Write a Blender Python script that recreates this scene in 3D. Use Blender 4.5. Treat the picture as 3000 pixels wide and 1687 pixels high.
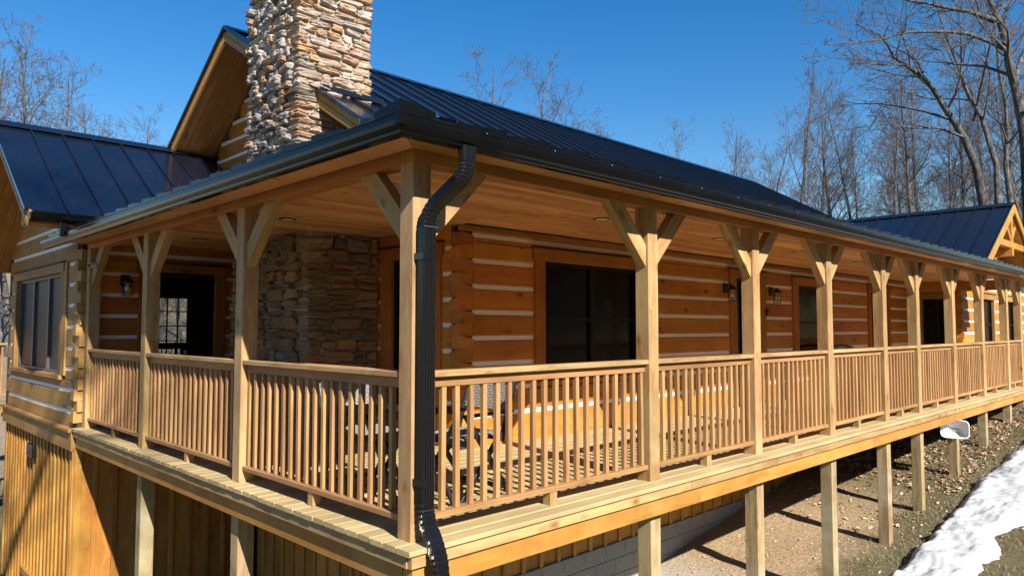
import bpy, bmesh, math, random
from mathutils import Vector, Matrix, noise
random.seed(11)
R = math.radians
sc = bpy.context.scene
for o in list(bpy.data.objects): bpy.data.objects.remove(o)

# ------------------------------------------------------------------ camera
cam = bpy.data.cameras.new('camera'); camo = bpy.data.objects.new('camera', cam)
sc.collection.objects.link(camo); sc.camera = camo
cam.sensor_width = 36.0; cam.lens = 36.0 * 2125.54 / 3000.0
cam.clip_start = 0.05; cam.clip_end = 2000
camo.location = (-2.663, -3.577, 1.285)
camo.rotation_euler = (R(90 + 3.144), 0, R(45.53 - 90))
# ------------------------------------------------------------------ sky and sun
SUN = Vector((-0.235, -1.0, 0.72)).normalized()
w = bpy.data.worlds.new('World'); sc.world = w; w.use_nodes = True
nt = w.node_tree; nt.nodes.clear()
sky = nt.nodes.new('ShaderNodeTexSky'); sky.sky_type = 'NISHITA'; sky.sun_disc = False
sky.sun_elevation = math.asin(SUN.z); sky.sun_rotation = math.atan2(SUN.x, SUN.y)
sky.altitude = 300; sky.air_density = 1.25; sky.dust_density = 0.1; sky.ozone_density = 3.5
bg = nt.nodes.new('ShaderNodeBackground'); bg.inputs[1].default_value = 0.068
ow = nt.nodes.new('ShaderNodeOutputWorld')
hsw = nt.nodes.new('ShaderNodeHueSaturation'); hsw.inputs['Saturation'].default_value = 1.40; hsw.inputs['Hue'].default_value = 0.506
nt.links.new(sky.outputs[0], hsw.inputs['Color']); nt.links.new(hsw.outputs[0], bg.inputs[0]); nt.links.new(bg.outputs[0], ow.inputs[0])
sl = bpy.data.lights.new('sun', 'SUN'); sl.energy = 5.0; sl.angle = R(0.53); sl.color = (1.0, 0.93, 0.82)
so = bpy.data.objects.new('sun', sl); sc.collection.objects.link(so)
so.rotation_euler = (-SUN).to_track_quat('-Z', 'Y').to_euler(); so.location = (0, -20, 30)
sc.view_settings.view_transform = 'Standard'; sc.view_settings.look = 'None'
sc.view_settings.exposure = 1.08; sc.view_settings.gamma = 1.0
sc.render.engine = 'CYCLES'
sc.cycles.max_bounces = 8; sc.cycles.transparent_max_bounces = 12

# ------------------------------------------------------------------ helpers
COL = sc.collection; WM = {}; ID = Matrix.Identity(4)
def link(name, data, M, parent=None, mat=None):
    o = bpy.data.objects.new(name, data); COL.objects.link(o); WM[o.name] = M
    if parent is not None:
        o.parent = parent; o.matrix_basis = WM[parent.name].inverted() @ M
    else: o.matrix_basis = M
    if mat is not None and data is not None and not data.materials: data.materials.append(mat)
    if mat is not None and data is not None and data.materials[0] != mat:
        o.material_slots[0].link = 'OBJECT'; o.material_slots[0].material = mat
    return o
def tag(o, label=None, cat=None, group=None, kind=None):
    if label: o['label'] = label
    if cat: o['category'] = cat
    if group: o['group'] = group
    if kind: o['kind'] = kind
    return o
def empty(name, loc=(0,0,0), rz=0, label=None, cat=None, group=None, parent=None):
    o = link(name, None, Matrix.Translation(loc) @ Matrix.Rotation(rz, 4, 'Z'), parent)
    o.empty_display_size = 0.2
    return tag(o, label, cat, group)
def mesh_py(name, v, f, mat=None, smooth=False):
    m = bpy.data.meshes.new(name); m.from_pydata(v, [], f); m.update()
    if mat: m.materials.append(mat)
    if smooth: m.shade_smooth()
    return m
_bc = {}
def beam_mesh(L, w, h, ch):
    k = (round(L,3), round(w,3), round(h,3), round(ch,4))
    if k in _bc: return _bc[k]
    a, b, c = w/2, h/2, min(ch, w*.3, h*.3)
    p = [(-a+c,-b),(a-c,-b),(a,-b+c),(a,b-c),(a-c,b),(-a+c,b),(-a,b-c),(-a,-b+c)]
    v = [(-L/2,y,z) for y,z in p] + [(L/2,y,z) for y,z in p]
    f = [(i,(i+1)%8,8+(i+1)%8,8+i) for i in range(8)] + [tuple(range(7,-1,-1)), tuple(range(8,16))]
    m = mesh_py('beam', v, [tuple(reversed(q)) for q in f]); bm = bmesh.new(); bm.from_mesh(m)
    bmesh.ops.recalc_face_normals(bm, faces=bm.faces); bm.to_mesh(m); bm.free()
    _bc[k] = m; return m
def frame_mat(p0, p1, up=(0,0,1)):
    p0, p1 = Vector(p0), Vector(p1); x = (p1-p0).normalized(); z = Vector(up); z = z - x*z.dot(x)
    if z.length < 1e-4: z = Vector((0,1,0)); z = z - x*z.dot(x)
    z.normalize(); y = z.cross(x)
    M = Matrix((x,y,z)).transposed().to_4x4(); M.translation = (p0+p1)/2; return M
def beam(name, p0, p1, w, h, mat, parent, up=(0,0,1), ch=0.004):
    L = (Vector(p1)-Vector(p0)).length
    m = beam_mesh(L, w, h, ch)
    if not m.materials: m.materials.append(mat)
    return link(name, m, frame_mat(p0, p1, up), parent, mat)
def bx(name, x0, x1, y0, y1, z0, z1, mat, parent, ax=None, ch=0.004):
    d = (x1-x0, y1-y0, z1-z0)
    if ax is None: ax = d.index(max(d))
    c = ((x0+x1)/2, (y0+y1)/2, (z0+z1)/2)
    if ax == 0: return beam(name, (x0,c[1],c[2]), (x1,c[1],c[2]), d[1], d[2], mat, parent, (0,0,1), ch)
    if ax == 1: return beam(name, (c[0],y0,c[2]), (c[0],y1,c[2]), d[0], d[2], mat, parent, (0,0,1), ch)
    return beam(name, (c[0],c[1],z0), (c[0],c[1],z1), d[1], d[0], mat, parent, (1,0,0), ch)
def boxes_mesh(name, L, mat=None):
    v, f = [], []
    for x0,x1,y0,y1,z0,z1 in L:
        n = len(v)
        v += [(x0,y0,z0),(x1,y0,z0),(x1,y1,z0),(x0,y1,z0),(x0,y0,z1),(x1,y0,z1),(x1,y1,z1),(x0,y1,z1)]
        f += [(n,n+3,n+2,n+1),(n+4,n+5,n+6,n+7),(n,n+1,n+5,n+4),(n+1,n+2,n+6,n+5),(n+2,n+3,n+7,n+6),(n+3,n,n+4,n+7)]
    return mesh_py(name, v, f, mat)
def boxes(name, L, mat, parent): return link(name, boxes_mesh(name, L, mat), ID, parent)
def raw(name, v, f, mat, parent=None, smooth=False, M=ID): return link(name, mesh_py(name, v, f, mat, smooth), M, parent)
def extrude_poly(name, pts, a0, a1, ax, mat, parent):
    """polygon pts in the two other axes, extruded along axis ax"""
    def P(a,q):
        if ax == 0: return (a, q[0], q[1])
        if ax == 1: return (q[0], a, q[1])
        return (q[0], q[1], a)
    n = len(pts); v = [P(a0,q) for q in pts] + [P(a1,q) for q in pts]
    f = [(i,(i+1)%n,n+(i+1)%n,n+i) for i in range(n)] + [tuple(range(n-1,-1,-1)), tuple(range(n,2*n))]
    m = mesh_py(name, v, f, mat); bm = bmesh.new(); bm.from_mesh(m)
    bmesh.ops.recalc_face_normals(bm, faces=bm.faces); bm.to_mesh(m); bm.free()
    return link(name, m, ID, parent)
def tube(v, f, pts, rad, n=6, cap=True):
    """append a tapered tube along pts to v,f"""
    b0 = len(v); N = len(pts)
    for i in range(N):
        p = Vector(pts[i]); t = (Vector(pts[min(i+1,N-1)]) - Vector(pts[max(i-1,0)])).normalized()
        a = t.orthogonal().normalized() if i == 0 else (a0 - t*a0.dot(t)).normalized()
        a0 = a; b = t.cross(a); r = rad[i] if isinstance(rad, (list,tuple)) else rad
        for k in range(n):
            q = 2*math.pi*k/n; v.append(tuple(p + (a*math.cos(q) + b*math.sin(q))*r))
    for i in range(N-1):
        for k in range(n):
            f.append((b0+i*n+k, b0+i*n+(k+1)%n, b0+(i+1)*n+(k+1)%n, b0+(i+1)*n+k))
    if cap:
        f.append(tuple(b0+k for k in range(n-1,-1,-1))); f.append(tuple(b0+(N-1)*n+k for k in range(n)))

# ------------------------------------------------------------------ materials
def newmat(name):
    m = bpy.data.materials.new(name); m.use_nodes = True; nt = m.node_tree
    b = nt.nodes['Principled BSDF']
    return m, nt, b
def N(nt, t, **kw):
    n = nt.nodes.new('ShaderNode' + t)
    for k, v in kw.items():
        if k in n.inputs: n.inputs[k].default_value = v
        else: setattr(n, k, v)
    return n
def ramp(nt, stops, interp='LINEAR'):
    n = nt.nodes.new('ShaderNodeValToRGB'); e = n.color_ramp.elements; n.color_ramp.interpolation = interp
    while len(e) < len(stops): e.new(0.5)
    for q, (p, c) in zip(e, stops): q.position = p; q.color = (*c, 1) if len(c) == 3 else c
    return n
def mix(nt, fac, a, b, mode='MIX'):
    n = nt.nodes.new('ShaderNodeMix'); n.data_type = 'RGBA'; n.blend_type = mode
    for s, i in ((fac,0),(a,6),(b,7)):
        if hasattr(s, 'links'): nt.links.new(s, n.inputs[i])
        elif i == 0: n.inputs[0].default_value = s
        else: n.inputs[i].default_value = (*s, 1)
    return n.outputs[2]
def objcoord(nt, amount=(17,9,5)):
    tc = N(nt,'TexCoord'); oi = N(nt,'ObjectInfo')
    sv = N(nt,'VectorMath', operation='SCALE'); sv.inputs[0].default_value = amount
    nt.links.new(oi.outputs['Random'], sv.inputs['Scale'])
    ad = N(nt,'VectorMath', operation='ADD'); nt.links.new(tc.outputs['Object'], ad.inputs[0]); nt.links.new(sv.outputs[0], ad.inputs[1])
    return ad.outputs[0], oi.outputs['Random']
def wood(name, light, dark, knot=(0.10,0.04,0.012), stretch=(1.1,26,26), knots=1.0, rough=0.6, var=0.16, contrast=1.0, stain=None, kscale=(1.6,5.5,5.5), spec=0.25, kcut=0.62):
    m, nt, b = newmat(name); L = nt.links
    co, rnd = objcoord(nt)
    mp = N(nt,'Mapping'); mp.inputs['Scale'].default_value = stretch; L.new(co, mp.inputs[0])
    warp = N(nt,'TexNoise', Scale=2.2, Detail=2.0); L.new(co, warp.inputs['Vector'])
    wv = N(nt,'VectorMath', operation='SCALE'); wv.inputs['Scale'].default_value = 1.6; L.new(warp.outputs['Color'], wv.inputs[0])
    wa = N(nt,'VectorMath', operation='ADD'); L.new(mp.outputs[0], wa.inputs[0]); L.new(wv.outputs[0], wa.inputs[1])
    g = N(nt,'TexNoise', Scale=1.0, Detail=5.0, Roughness=0.62, Distortion=0.5); L.new(wa.outputs[0], g.inputs['Vector'])
    lo = 0.5-0.2/contrast; hi = 0.5+0.2/contrast
    r = ramp(nt, [(lo, dark), (hi, light)]); L.new(g.outputs[0], r.inputs[0])
    col = r.outputs[0]
    # broad tone patches
    pn = N(nt,'TexNoise', Scale=1.3, Detail=3.0); L.new(co, pn.inputs['Vector'])
    pr = ramp(nt, [(0.35,(0.80,0.78,0.74)),(0.65,(1.12,1.10,1.05))]); L.new(pn.outputs[0], pr.inputs[0])
    col = mix(nt, 0.8, col, pr.outputs[0], 'MULTIPLY')
    if stain:
        s2 = N(nt,'TexNoise', Scale=0.9, Detail=4.0, Roughness=0.7); L.new(co, s2.inputs['Vector'])
        sr = ramp(nt, [(0.48,(0,0,0)),(0.62,(1,1,1))]); L.new(s2.outputs[0], sr.inputs[0])
        col = mix(nt, sr.outputs[0], col, stain)
    # knots
    km = N(nt,'Mapping'); km.inputs['Scale'].default_value = kscale; L.new(co, km.inputs[0])
    vo = N(nt,'TexVoronoi', Scale=1.0, Randomness=1.0); L.new(km.outputs[0], vo.inputs['Vector'])
    kr = ramp(nt, [(0.05,(1,1,1)),(0.13,(0.55,0.55,0.55)),(0.17,(0.25,0.25,0.25)),(0.24,(0,0,0))]); L.new(vo.outputs['Distance'], kr.inputs[0])
    vc = N(nt,'SeparateColor'); L.new(vo.outputs['Color'], vc.inputs[0])
    vg = N(nt,'Math', operation='GREATER_THAN'); vg.inputs[1].default_value = kcut; L.new(vc.outputs[0], vg.inputs[0])
    kf = N(nt,'Math', operation='MULTIPLY'); L.new(kr.outputs[0], kf.inputs[0]); L.new(vg.outputs[0], kf.inputs[1])
    kf2 = N(nt,'Math', operation='MULTIPLY'); kf2.inputs[1].default_value = knots*0.85; L.new(kf.outputs[0], kf2.inputs[0])
    col = mix(nt, kf2.outputs[0], col, knot)
    hs = N(nt,'HueSaturation'); L.new(col, hs.inputs['Color'])
    mr = N(nt,'MapRange'); mr.inputs[3].default_value = 1-var; mr.inputs[4].default_value = 1+var*0.8; L.new(rnd, mr.inputs[0]); L.new(mr.outputs[0], hs.inputs['Value'])
    m2 = N(nt,'Math', operation='FRACT'); mm = N(nt,'Math', operation='MULTIPLY'); mm.inputs[1].default_value = 7.31; L.new(rnd, mm.inputs[0]); L.new(mm.outputs[0], m2.inputs[0])
    mr2 = N(nt,'MapRange'); mr2.inputs[3].default_value = 0.492; mr2.inputs[4].default_value = 0.508; L.new(m2.outputs[0], mr2.inputs[0]); L.new(mr2.outputs[0], hs.inputs['Hue'])
    L.new(hs.outputs[0], b.inputs['Base Color'])
    b.inputs['Roughness'].default_value = rough; b.inputs['Specular IOR Level'].default_value = spec
    bu = N(nt,'Bump', Strength=0.25, Distance=0.004); L.new(g.outputs[0], bu.inputs['Height']); L.new(bu.outputs[0], b.inputs['Normal'])
    return m
PINE  = wood('pine_timber', (0.46,0.31,0.150), (0.29,0.168,0.068), knot=(0.18,0.085,0.03), stretch=(0.8,13,13), knots=1.0, var=0.13, contrast=1.4, kscale=(3,6,6), kcut=0.45, stain=(0.37,0.28,0.135))
PLOW  = wood('weathered_pine_timber', (0.39,0.30,0.170), (0.235,0.168,0.085), knot=(0.17,0.09,0.04), stretch=(0.8,13,13), knots=0.9, var=0.14, contrast=1.4, kscale=(3,6,6), kcut=0.5, stain=(0.40,0.34,0.22))
BALU  = wood('baluster_wood', (0.45,0.262,0.120), (0.285,0.148,0.057), knot=(0.16,0.07,0.03), stretch=(1.3,36,36), knots=0.6, var=0.22)
DECK  = wood('deck_wood', (0.48,0.385,0.21), (0.37,0.28,0.14), knot=(0.22,0.14,0.06), stretch=(0.8,26,26), knots=0.3, var=0.12, rough=0.62)
LOG   = wood('stained_log', (0.56,0.225,0.040), (0.42,0.15,0.022), knot=(0.06,0.018,0.005), stretch=(0.9,16,16), knots=1.0, rough=0.5, var=0.17, kscale=(2.5,5,5), kcut=0.5)
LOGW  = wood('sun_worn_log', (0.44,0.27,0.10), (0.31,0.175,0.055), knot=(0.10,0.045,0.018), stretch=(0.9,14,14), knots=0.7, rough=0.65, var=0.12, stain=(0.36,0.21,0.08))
BEAMW = wood('stained_beam', (0.50,0.22,0.065), (0.36,0.14,0.032), knot=(0.09,0.03,0.01), knots=0.9, rough=0.5, var=0.12)
CEIL  = wood('ceiling_wood', (0.74,0.39,0.185), (0.62,0.295,0.125), knot=(0.10,0.03,0.012), stretch=(0.9,22,22), knots=1.0, rough=0.45, var=0.24, contrast=1.3, kscale=(3.5,7,7), kcut=0.4)
HONEY = wood('honey_stain', (0.46,0.245,0.060), (0.345,0.152,0.028), knot=(0.16,0.06,0.018), stretch=(0.8,11,11), knots=0.8, rough=0.5, var=0.14, stain=(0.44,0.25,0.075))
SIDE  = wood('siding_stain', (0.56,0.31,0.085), (0.43,0.20,0.04), knot=(0.10,0.035,0.01), stretch=(0.8,12,12), knots=0.9, rough=0.55, var=0.2)
TRIM  = wood('window_trim_wood', (0.44,0.175,0.035), (0.33,0.115,0.020), knot=(0.08,0.025,0.008), stretch=(0.9,20,20), knots=0.8, rough=0.5, var=0.12)
TRIMW = wood('tan_trim_wood', (0.40,0.24,0.09), (0.28,0.15,0.05), stretch=(0.9,20,20), knots=0.7, var=0.1)  # tan trim, less orange than the window trim above
SOFF  = wood('soffit_wood', (0.50,0.26,0.085), (0.36,0.165,0.045), knot=(0.10,0.035,0.012), stretch=(0.8,11,11), knots=0.9, rough=0.5, var=0.12)
def plain(name, col, rough=0.5, metal=0.0, spec=0.5, noise_amt=0.12, nscale=30, bump=0.0):
    m, nt, b = newmat(name); L = nt.links
    tc = N(nt,'TexCoord'); n = N(nt,'TexNoise', Scale=nscale, Detail=4.0, Roughness=0.6); L.new(tc.outputs['Object'], n.inputs['Vector'])
    a = tuple(c*(1-noise_amt) for c in col); d = tuple(min(1,c*(1+noise_amt)) for c in col)
    r = ramp(nt, [(0.3,a),(0.7,d)]); L.new(n.outputs[0], r.inputs[0]); L.new(r.outputs[0], b.inputs['Base Color'])
    rr = N(nt,'MapRange'); rr.inputs[3].default_value = max(0.02,rough-0.06); rr.inputs[4].default_value = rough+0.06; L.new(n.outputs[0], rr.inputs[0]); L.new(rr.outputs[0], b.inputs['Roughness'])
    b.inputs['Metallic'].default_value = metal; b.inputs['Specular IOR Level'].default_value = spec
    if bump:
        bu = N(nt,'Bump', Strength=bump, Distance=0.01); L.new(n.outputs[0], bu.inputs['Height']); L.new(bu.outputs[0], b.inputs['Normal'])
    return m
def chink_mat():
    m, nt, b = newmat('chinking'); L = nt.links
    tc = N(nt,'TexCoord'); n = N(nt,'TexNoise', Scale=14, Detail=5.0); L.new(tc.outputs['Object'], n.inputs['Vector'])
    r = ramp(nt, [(0.3,(0.78,0.755,0.73)),(0.7,(0.87,0.85,0.83))]); L.new(n.outputs[0], r.inputs[0]); L.new(r.outputs[0], b.inputs['Base Color'])
    b.inputs['Roughness'].default_value = 0.75; b.inputs['Specular IOR Level'].default_value = 0.3
    bu = N(nt,'Bump', Strength=0.3, Distance=0.01); L.new(n.outputs[0], bu.inputs['Height']); L.new(bu.outputs[0], b.inputs['Normal'])
    return m
CHINK = chink_mat()
def roof_metal(name, rough, wave=0.06):
    m, nt, b = newmat(name); L = nt.links
    co, rnd = objcoord(nt, (3,11,0))
    n = N(nt,'TexNoise', Scale=1.1, Detail=3.0); L.new(co, n.inputs['Vector'])
    n2 = N(nt,'TexNoise', Scale=9, Detail=6.0, Roughness=0.7); L.new(co, n2.inputs['Vector'])
    r = ramp(nt, [(0.3,(0.005,0.007,0.013)),(0.75,(0.009,0.012,0.022))]); L.new(n2.outputs[0], r.inputs[0]); L.new(r.outputs[0], b.inputs['Base Color'])
    rr = N(nt,'MapRange'); rr.inputs[3].default_value = rough-0.05; rr.inputs[4].default_value = rough+0.1; L.new(n2.outputs[0], rr.inputs[0]); L.new(rr.outputs[0], b.inputs['Roughness'])
    b.inputs['Specular IOR Level'].default_value = 1.0
    bu = N(nt,'Bump', Strength=wave, Distance=0.08); L.new(n.outputs[0], bu.inputs['Height']); L.new(bu.outputs[0], b.inputs['Normal'])
    return m
ROOF  = roof_metal('black_roof_metal', 0.15)
GUT   = plain('black_gutter_metal', (0.0035,0.0037,0.004), 0.17, spec=0.25, nscale=6)
DSP   = plain('black_downspout_metal', (0.007,0.007,0.008), 0.2, spec=0.6, nscale=6)
BLACK = plain('black_painted_metal', (0.012,0.012,0.013), 0.45)
SASH  = plain('dark_window_frame', (0.006,0.006,0.007), 0.45, spec=0.25)
SASHG = plain('grey_bronze_window_frame', (0.10,0.105,0.11), 0.4)
MORT  = plain('mortar', (0.33,0.29,0.235), 0.9, spec=0.2, nscale=22, noise_amt=0.3, bump=0.6)
BLOCK = plain('concrete_block', (0.30,0.30,0.29), 0.9, spec=0.2, nscale=40, noise_amt=0.2, bump=0.3)
WHITE = plain('white_plastic', (0.78,0.79,0.80), 0.4, nscale=5, noise_amt=0.04)
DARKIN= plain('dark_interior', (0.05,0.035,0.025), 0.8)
LENS  = plain('black_lens', (0.005,0.005,0.006), 0.08)
FABR  = plain('grey_woven_strap', (0.22,0.215,0.205), 0.65, nscale=80, noise_amt=0.25)
BENCHW= plain('dark_brown_bench_wood', (0.06,0.03,0.016), 0.5, nscale=12, noise_amt=0.3)
def pane_mat(name, base, rough):
    m, nt, b = newmat(name); L = nt.links
    tc = N(nt,'TexCoord'); n = N(nt,'TexNoise', Scale=1.7, Detail=3.0); L.new(tc.outputs['Object'], n.inputs['Vector'])
    r = ramp(nt, [(0.3,tuple(c*.5 for c in base)),(0.7,base)]); L.new(n.outputs[0], r.inputs[0]); L.new(r.outputs[0], b.inputs['Base Color'])
    b.inputs['Roughness'].default_value = rough; b.inputs['Specular IOR Level'].default_value = 0.28
    bu = N(nt,'Bump', Strength=0.02, Distance=0.05); L.new(n.outputs[0], bu.inputs['Height']); L.new(bu.outputs[0], b.inputs['Normal'])
    return m
PANE  = pane_mat('dark_glass', (0.007,0.0075,0.009), 0.10)
SCREEN= pane_mat('screened_glass', (0.032,0.037,0.045), 0.4)
def glass_mat():
    m, nt, b = newmat('clear_glass'); L = nt.links; nt.nodes.remove(b)
    o = nt.nodes['Material Output']; t = N(nt,'BsdfTransparent'); t.inputs[0].default_value = (0.93,0.95,0.94,1)
    g = N(nt,'BsdfGlossy', Roughness=0.02); f = N(nt,'Fresnel', IOR=1.5); mx = N(nt,'MixShader')
    L.new(f.outputs[0], mx.inputs[0]); L.new(t.outputs[0], mx.inputs[1]); L.new(g.outputs[0], mx.inputs[2]); L.new(mx.outputs[0], o.inputs[0])
    return m
GLASS = glass_mat()
def stone_mat(name, stops, pale, white=(0.66,0.62,0.58)):
    m, nt, b = newmat(name); L = nt.links
    tc = N(nt,'TexCoord'); oi = N(nt,'ObjectInfo')
    co, rnd = objcoord(nt, (31,17,23))
    base = ramp(nt, stops); L.new(rnd, base.inputs[0])
    n1 = N(nt,'TexNoise', Scale=1.1, Detail=7.0, Roughness=0.68); L.new(co, n1.inputs['Vector'])
    r1 = ramp(nt, [(0.30,(0.62,0.58,0.55)),(0.55,(1,1,1)),(0.75,(1.18,1.12,1.0))]); L.new(n1.outputs[0], r1.inputs[0])
    col = mix(nt, 1.0, base.outputs[0], r1.outputs[0], 'MULTIPLY')
    n2 = N(nt,'TexNoise', Scale=1.3, Detail=6.0, Roughness=0.65, Distortion=0.5)
    ad = N(nt,'VectorMath', operation='ADD'); ad.inputs[1].default_value = (5.2,1.3,8.8); L.new(co, ad.inputs[0]); L.new(ad.outputs[0], n2.inputs['Vector'])
    r2 = ramp(nt, [(pale,(0,0,0)),(pale+0.1,(1,1,1))]); L.new(n2.outputs[0], r2.inputs[0])
    f = N(nt,'Math', operation='MULTIPLY'); f.inputs[1].default_value = 0.75; L.new(r2.outputs[0], f.inputs[0])
    col = mix(nt, f.outputs[0], col, white)
    n3 = N(nt,'TexNoise', Scale=0.8, Detail=6.0, Roughness=0.7); a3 = N(nt,'VectorMath', operation='ADD'); a3.inputs[1].default_value = (1.2,9.3,3.8); L.new(co, a3.inputs[0]); L.new(a3.outputs[0], n3.inputs['Vector'])
    r3 = ramp(nt, [(0.60,(0,0,0)),(0.72,(1,1,1))]); L.new(n3.outputs[0], r3.inputs[0])
    col = mix(nt, r3.outputs[0], col, (0.15,0.135,0.12))
    L.new(col, b.inputs['Base Color']); b.inputs['Roughness'].default_value = 0.85; b.inputs['Specular IOR Level'].default_value = 0.2
    n4 = N(nt,'TexNoise', Scale=3.0, Detail=8.0, Roughness=0.7); L.new(co, n4.inputs['Vector'])
    bu = N(nt,'Bump', Strength=0.8, Distance=0.03); L.new(n4.outputs[0], bu.inputs['Height']); L.new(bu.outputs[0], b.inputs['Normal'])
    return m
STONE = stone_mat('ledge_stone', [(0.0,(0.40,0.25,0.15)),(0.2,(0.44,0.29,0.175)),(0.4,(0.40,0.325,0.25)),(0.55,(0.37,0.24,0.155)),(0.72,(0.33,0.305,0.275)),(0.85,(0.46,0.37,0.28)),(1.0,(0.23,0.21,0.195))], 0.53)
STONEB = stone_mat('brown_shade_ledge_stone', [(0.0,(0.34,0.19,0.085)),(0.25,(0.40,0.235,0.105)),(0.45,(0.28,0.19,0.115)),(0.6,(0.31,0.165,0.075)),(0.78,(0.19,0.165,0.13)),(0.9,(0.36,0.25,0.15)),(1.0,(0.15,0.13,0.105))], 0.63, (0.42,0.33,0.25))  # unweathered brown base stone, with the porch shade darkened into its colours
STONEG = stone_mat('split_grey_stone', [(0.0,(0.33,0.30,0.27)),(0.25,(0.42,0.38,0.35)),(0.45,(0.22,0.205,0.19)),(0.6,(0.42,0.29,0.19)),(0.8,(0.50,0.47,0.44)),(1.0,(0.28,0.25,0.23))], 0.50, (0.56,0.545,0.535))
def bark_mat():
    m, nt, b = newmat('bark'); L = nt.links
    tc = N(nt,'TexCoord'); mp = N(nt,'Mapping'); mp.inputs['Scale'].default_value = (9,9,3.0); L.new(tc.outputs['Object'], mp.inputs[0])
    n = N(nt,'TexNoise', Scale=1.4, Detail=6.0, Roughness=0.65); L.new(mp.outputs[0], n.inputs['Vector'])
    r = ramp(nt, [(0.36,(0.030,0.028,0.027)),(0.54,(0.095,0.09,0.085)),(0.72,(0.22,0.215,0.205))]); L.new(n.outputs[0], r.inputs[0])
    L.new(r.outputs[0], b.inputs['Base Color']); b.inputs['Roughness'].default_value = 0.9; b.inputs['Specular IOR Level'].default_value = 0.15
    bu = N(nt,'Bump', Strength=0.7, Distance=0.04); L.new(n.outputs[0], bu.inputs['Height']); L.new(bu.outputs[0], b.inputs['Normal'])
    return m
BARK = bark_mat()
TWIG = plain('twig_bark', (0.105,0.095,0.092), 0.85, spec=0.15, nscale=2, noise_amt=0.4)

# ------------------------------------------------------------------ terrain
def ground_z(x, y):
    b = -1.70 + 0.14*(x-8.03)
    if x < -3: b = -3.245 + 0.05*(x+3)
    if x > 20: b = -0.024 + 0.09*(min(x,75)-20)
    if y > 13: b += 0.17*(min(y,75)-13) * min(1.0, 0.35+max(0.0,(30-x))/40)
    if y < -6: b -= 0.03*(min(-y,22)-6)
    if y < -22: b += 0.56*(min(-y,80)-22)  # unseen south hill, added to block low sky light reaching the porch
    b += 0.5*noise.noise(Vector((x*0.11, y*0.11, 3.1)))*min(1.0, max(0.0, (abs(y-1)-5)/10))
    b += 0.035*noise.noise(Vector((x*0.9, y*0.9, 0.0))) + 0.022*noise.noise(Vector((x*3.1, y*3.1, 5.0)))
    return b
def ground_mat():
    m, nt, b = newmat('ground_soil'); L = nt.links
    g = N(nt,'NewGeometry'); P = g.outputs['Position']
    sx = N(nt,'SeparateXYZ'); L.new(P, sx.inputs[0])
    n1 = N(nt,'TexNoise', Scale=1.1, Detail=5.0); L.new(P, n1.inputs['Vector'])
    n2 = N(nt,'TexNoise', Scale=16, Detail=8.0, Roughness=0.7); L.new(P, n2.inputs['Vector'])
    n3 = N(nt,'TexNoise', Scale=70, Detail=4.0, Roughness=0.7); L.new(P, n3.inputs['Vector'])
    dirt = ramp(nt, [(0.3,(0.215,0.145,0.085)),(0.5,(0.355,0.255,0.155)),(0.72,(0.46,0.35,0.23))]); L.new(n2.outputs[0], dirt.inputs[0])
    grav = ramp(nt, [(0.3,(0.30,0.285,0.25)),(0.7,(0.52,0.50,0.45))]); L.new(n3.outputs[0], grav.inputs[0])
    turf = ramp(nt, [(0.25,(0.035,0.028,0.018)),(0.42,(0.13,0.10,0.062)),(0.56,(0.11,0.105,0.05)),(0.7,(0.22,0.18,0.115))]); L.new(n2.outputs[0], turf.inputs[0])
    # gravel near the corner of the house
    mg = N(nt,'MapRange'); mg.inputs[1].default_value = 6.6; mg.inputs[2].default_value = 5.4; L.new(sx.outputs[0], mg.inputs[0])
    c1 = mix(nt, mg.outputs[0], dirt.outputs[0], grav.outputs[0])
    # turf outside the porch footprint : y < 0.35 + noise, or x > 10.5
    ny = N(nt,'MapRange'); ny.inputs[3].default_value = -0.9; ny.inputs[4].default_value = 0.9; L.new(n1.outputs[0], ny.inputs[0])
    ay = N(nt,'Math', operation='ADD'); L.new(sx.outputs[1], ay.inputs[0]); L.new(ny.outputs[0], ay.inputs[1])
    my = N(nt,'MapRange'); my.inputs[1].default_value = 0.75; my.inputs[2].default_value = 0.1; L.new(ay.outputs[0], my.inputs[0])
    axx = N(nt,'MapRange'); axx.inputs[1].default_value = 8.6; axx.inputs[2].default_value = 11.0; L.new(sx.outputs[0], axx.inputs[0])
    lx = N(nt,'MapRange'); lx.inputs[1].default_value = 3.2; lx.inputs[2].default_value = 1.8; L.new(sx.outputs[0], lx.inputs[0])  # dark turf on the unseen left ground, added to cut bounce light
    m0 = N(nt,'Math', operation='MAXIMUM'); L.new(my.outputs[0], m0.inputs[0]); L.new(axx.outputs[0], m0.inputs[1])
    mm = N(nt,'Math', operation='MAXIMUM'); L.new(m0.outputs[0], mm.inputs[0]); L.new(lx.outputs[0], mm.inputs[1])
    c2 = mix(nt, mm.outputs[0], c1, turf.outputs[0])
    # leaf-covered forest floor further out
    fl = ramp(nt, [(0.3,(0.10,0.075,0.05)),(0.55,(0.24,0.19,0.14)),(0.75,(0.36,0.31,0.25))]); L.new(n2.outputs[0], fl.inputs[0])
    mf = N(nt,'MapRange'); mf.inputs[1].default_value = 13; mf.inputs[2].default_value = 17; L.new(sx.outputs[1], mf.inputs[0])
    c3 = mix(nt, mf.outputs[0], c2, fl.outputs[0])
    L.new(c3, b.inputs['Base Color']); b.inputs['Roughness'].default_value = 0.95; b.inputs['Specular IOR Level'].default_value = 0.1
    bu = N(nt,'Bump', Strength=0.9, Distance=0.03); L.new(n2.outputs[0], bu.inputs['Height'])
    bu2 = N(nt,'Bump', Strength=0.5, Distance=0.008); L.new(n3.outputs[0], bu2.inputs['Height']); L.new(bu.outputs[0], bu2.inputs['Normal'])
    L.new(bu2.outputs[0], b.inputs['Normal'])
    return m
GROUND = ground_mat()
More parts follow.
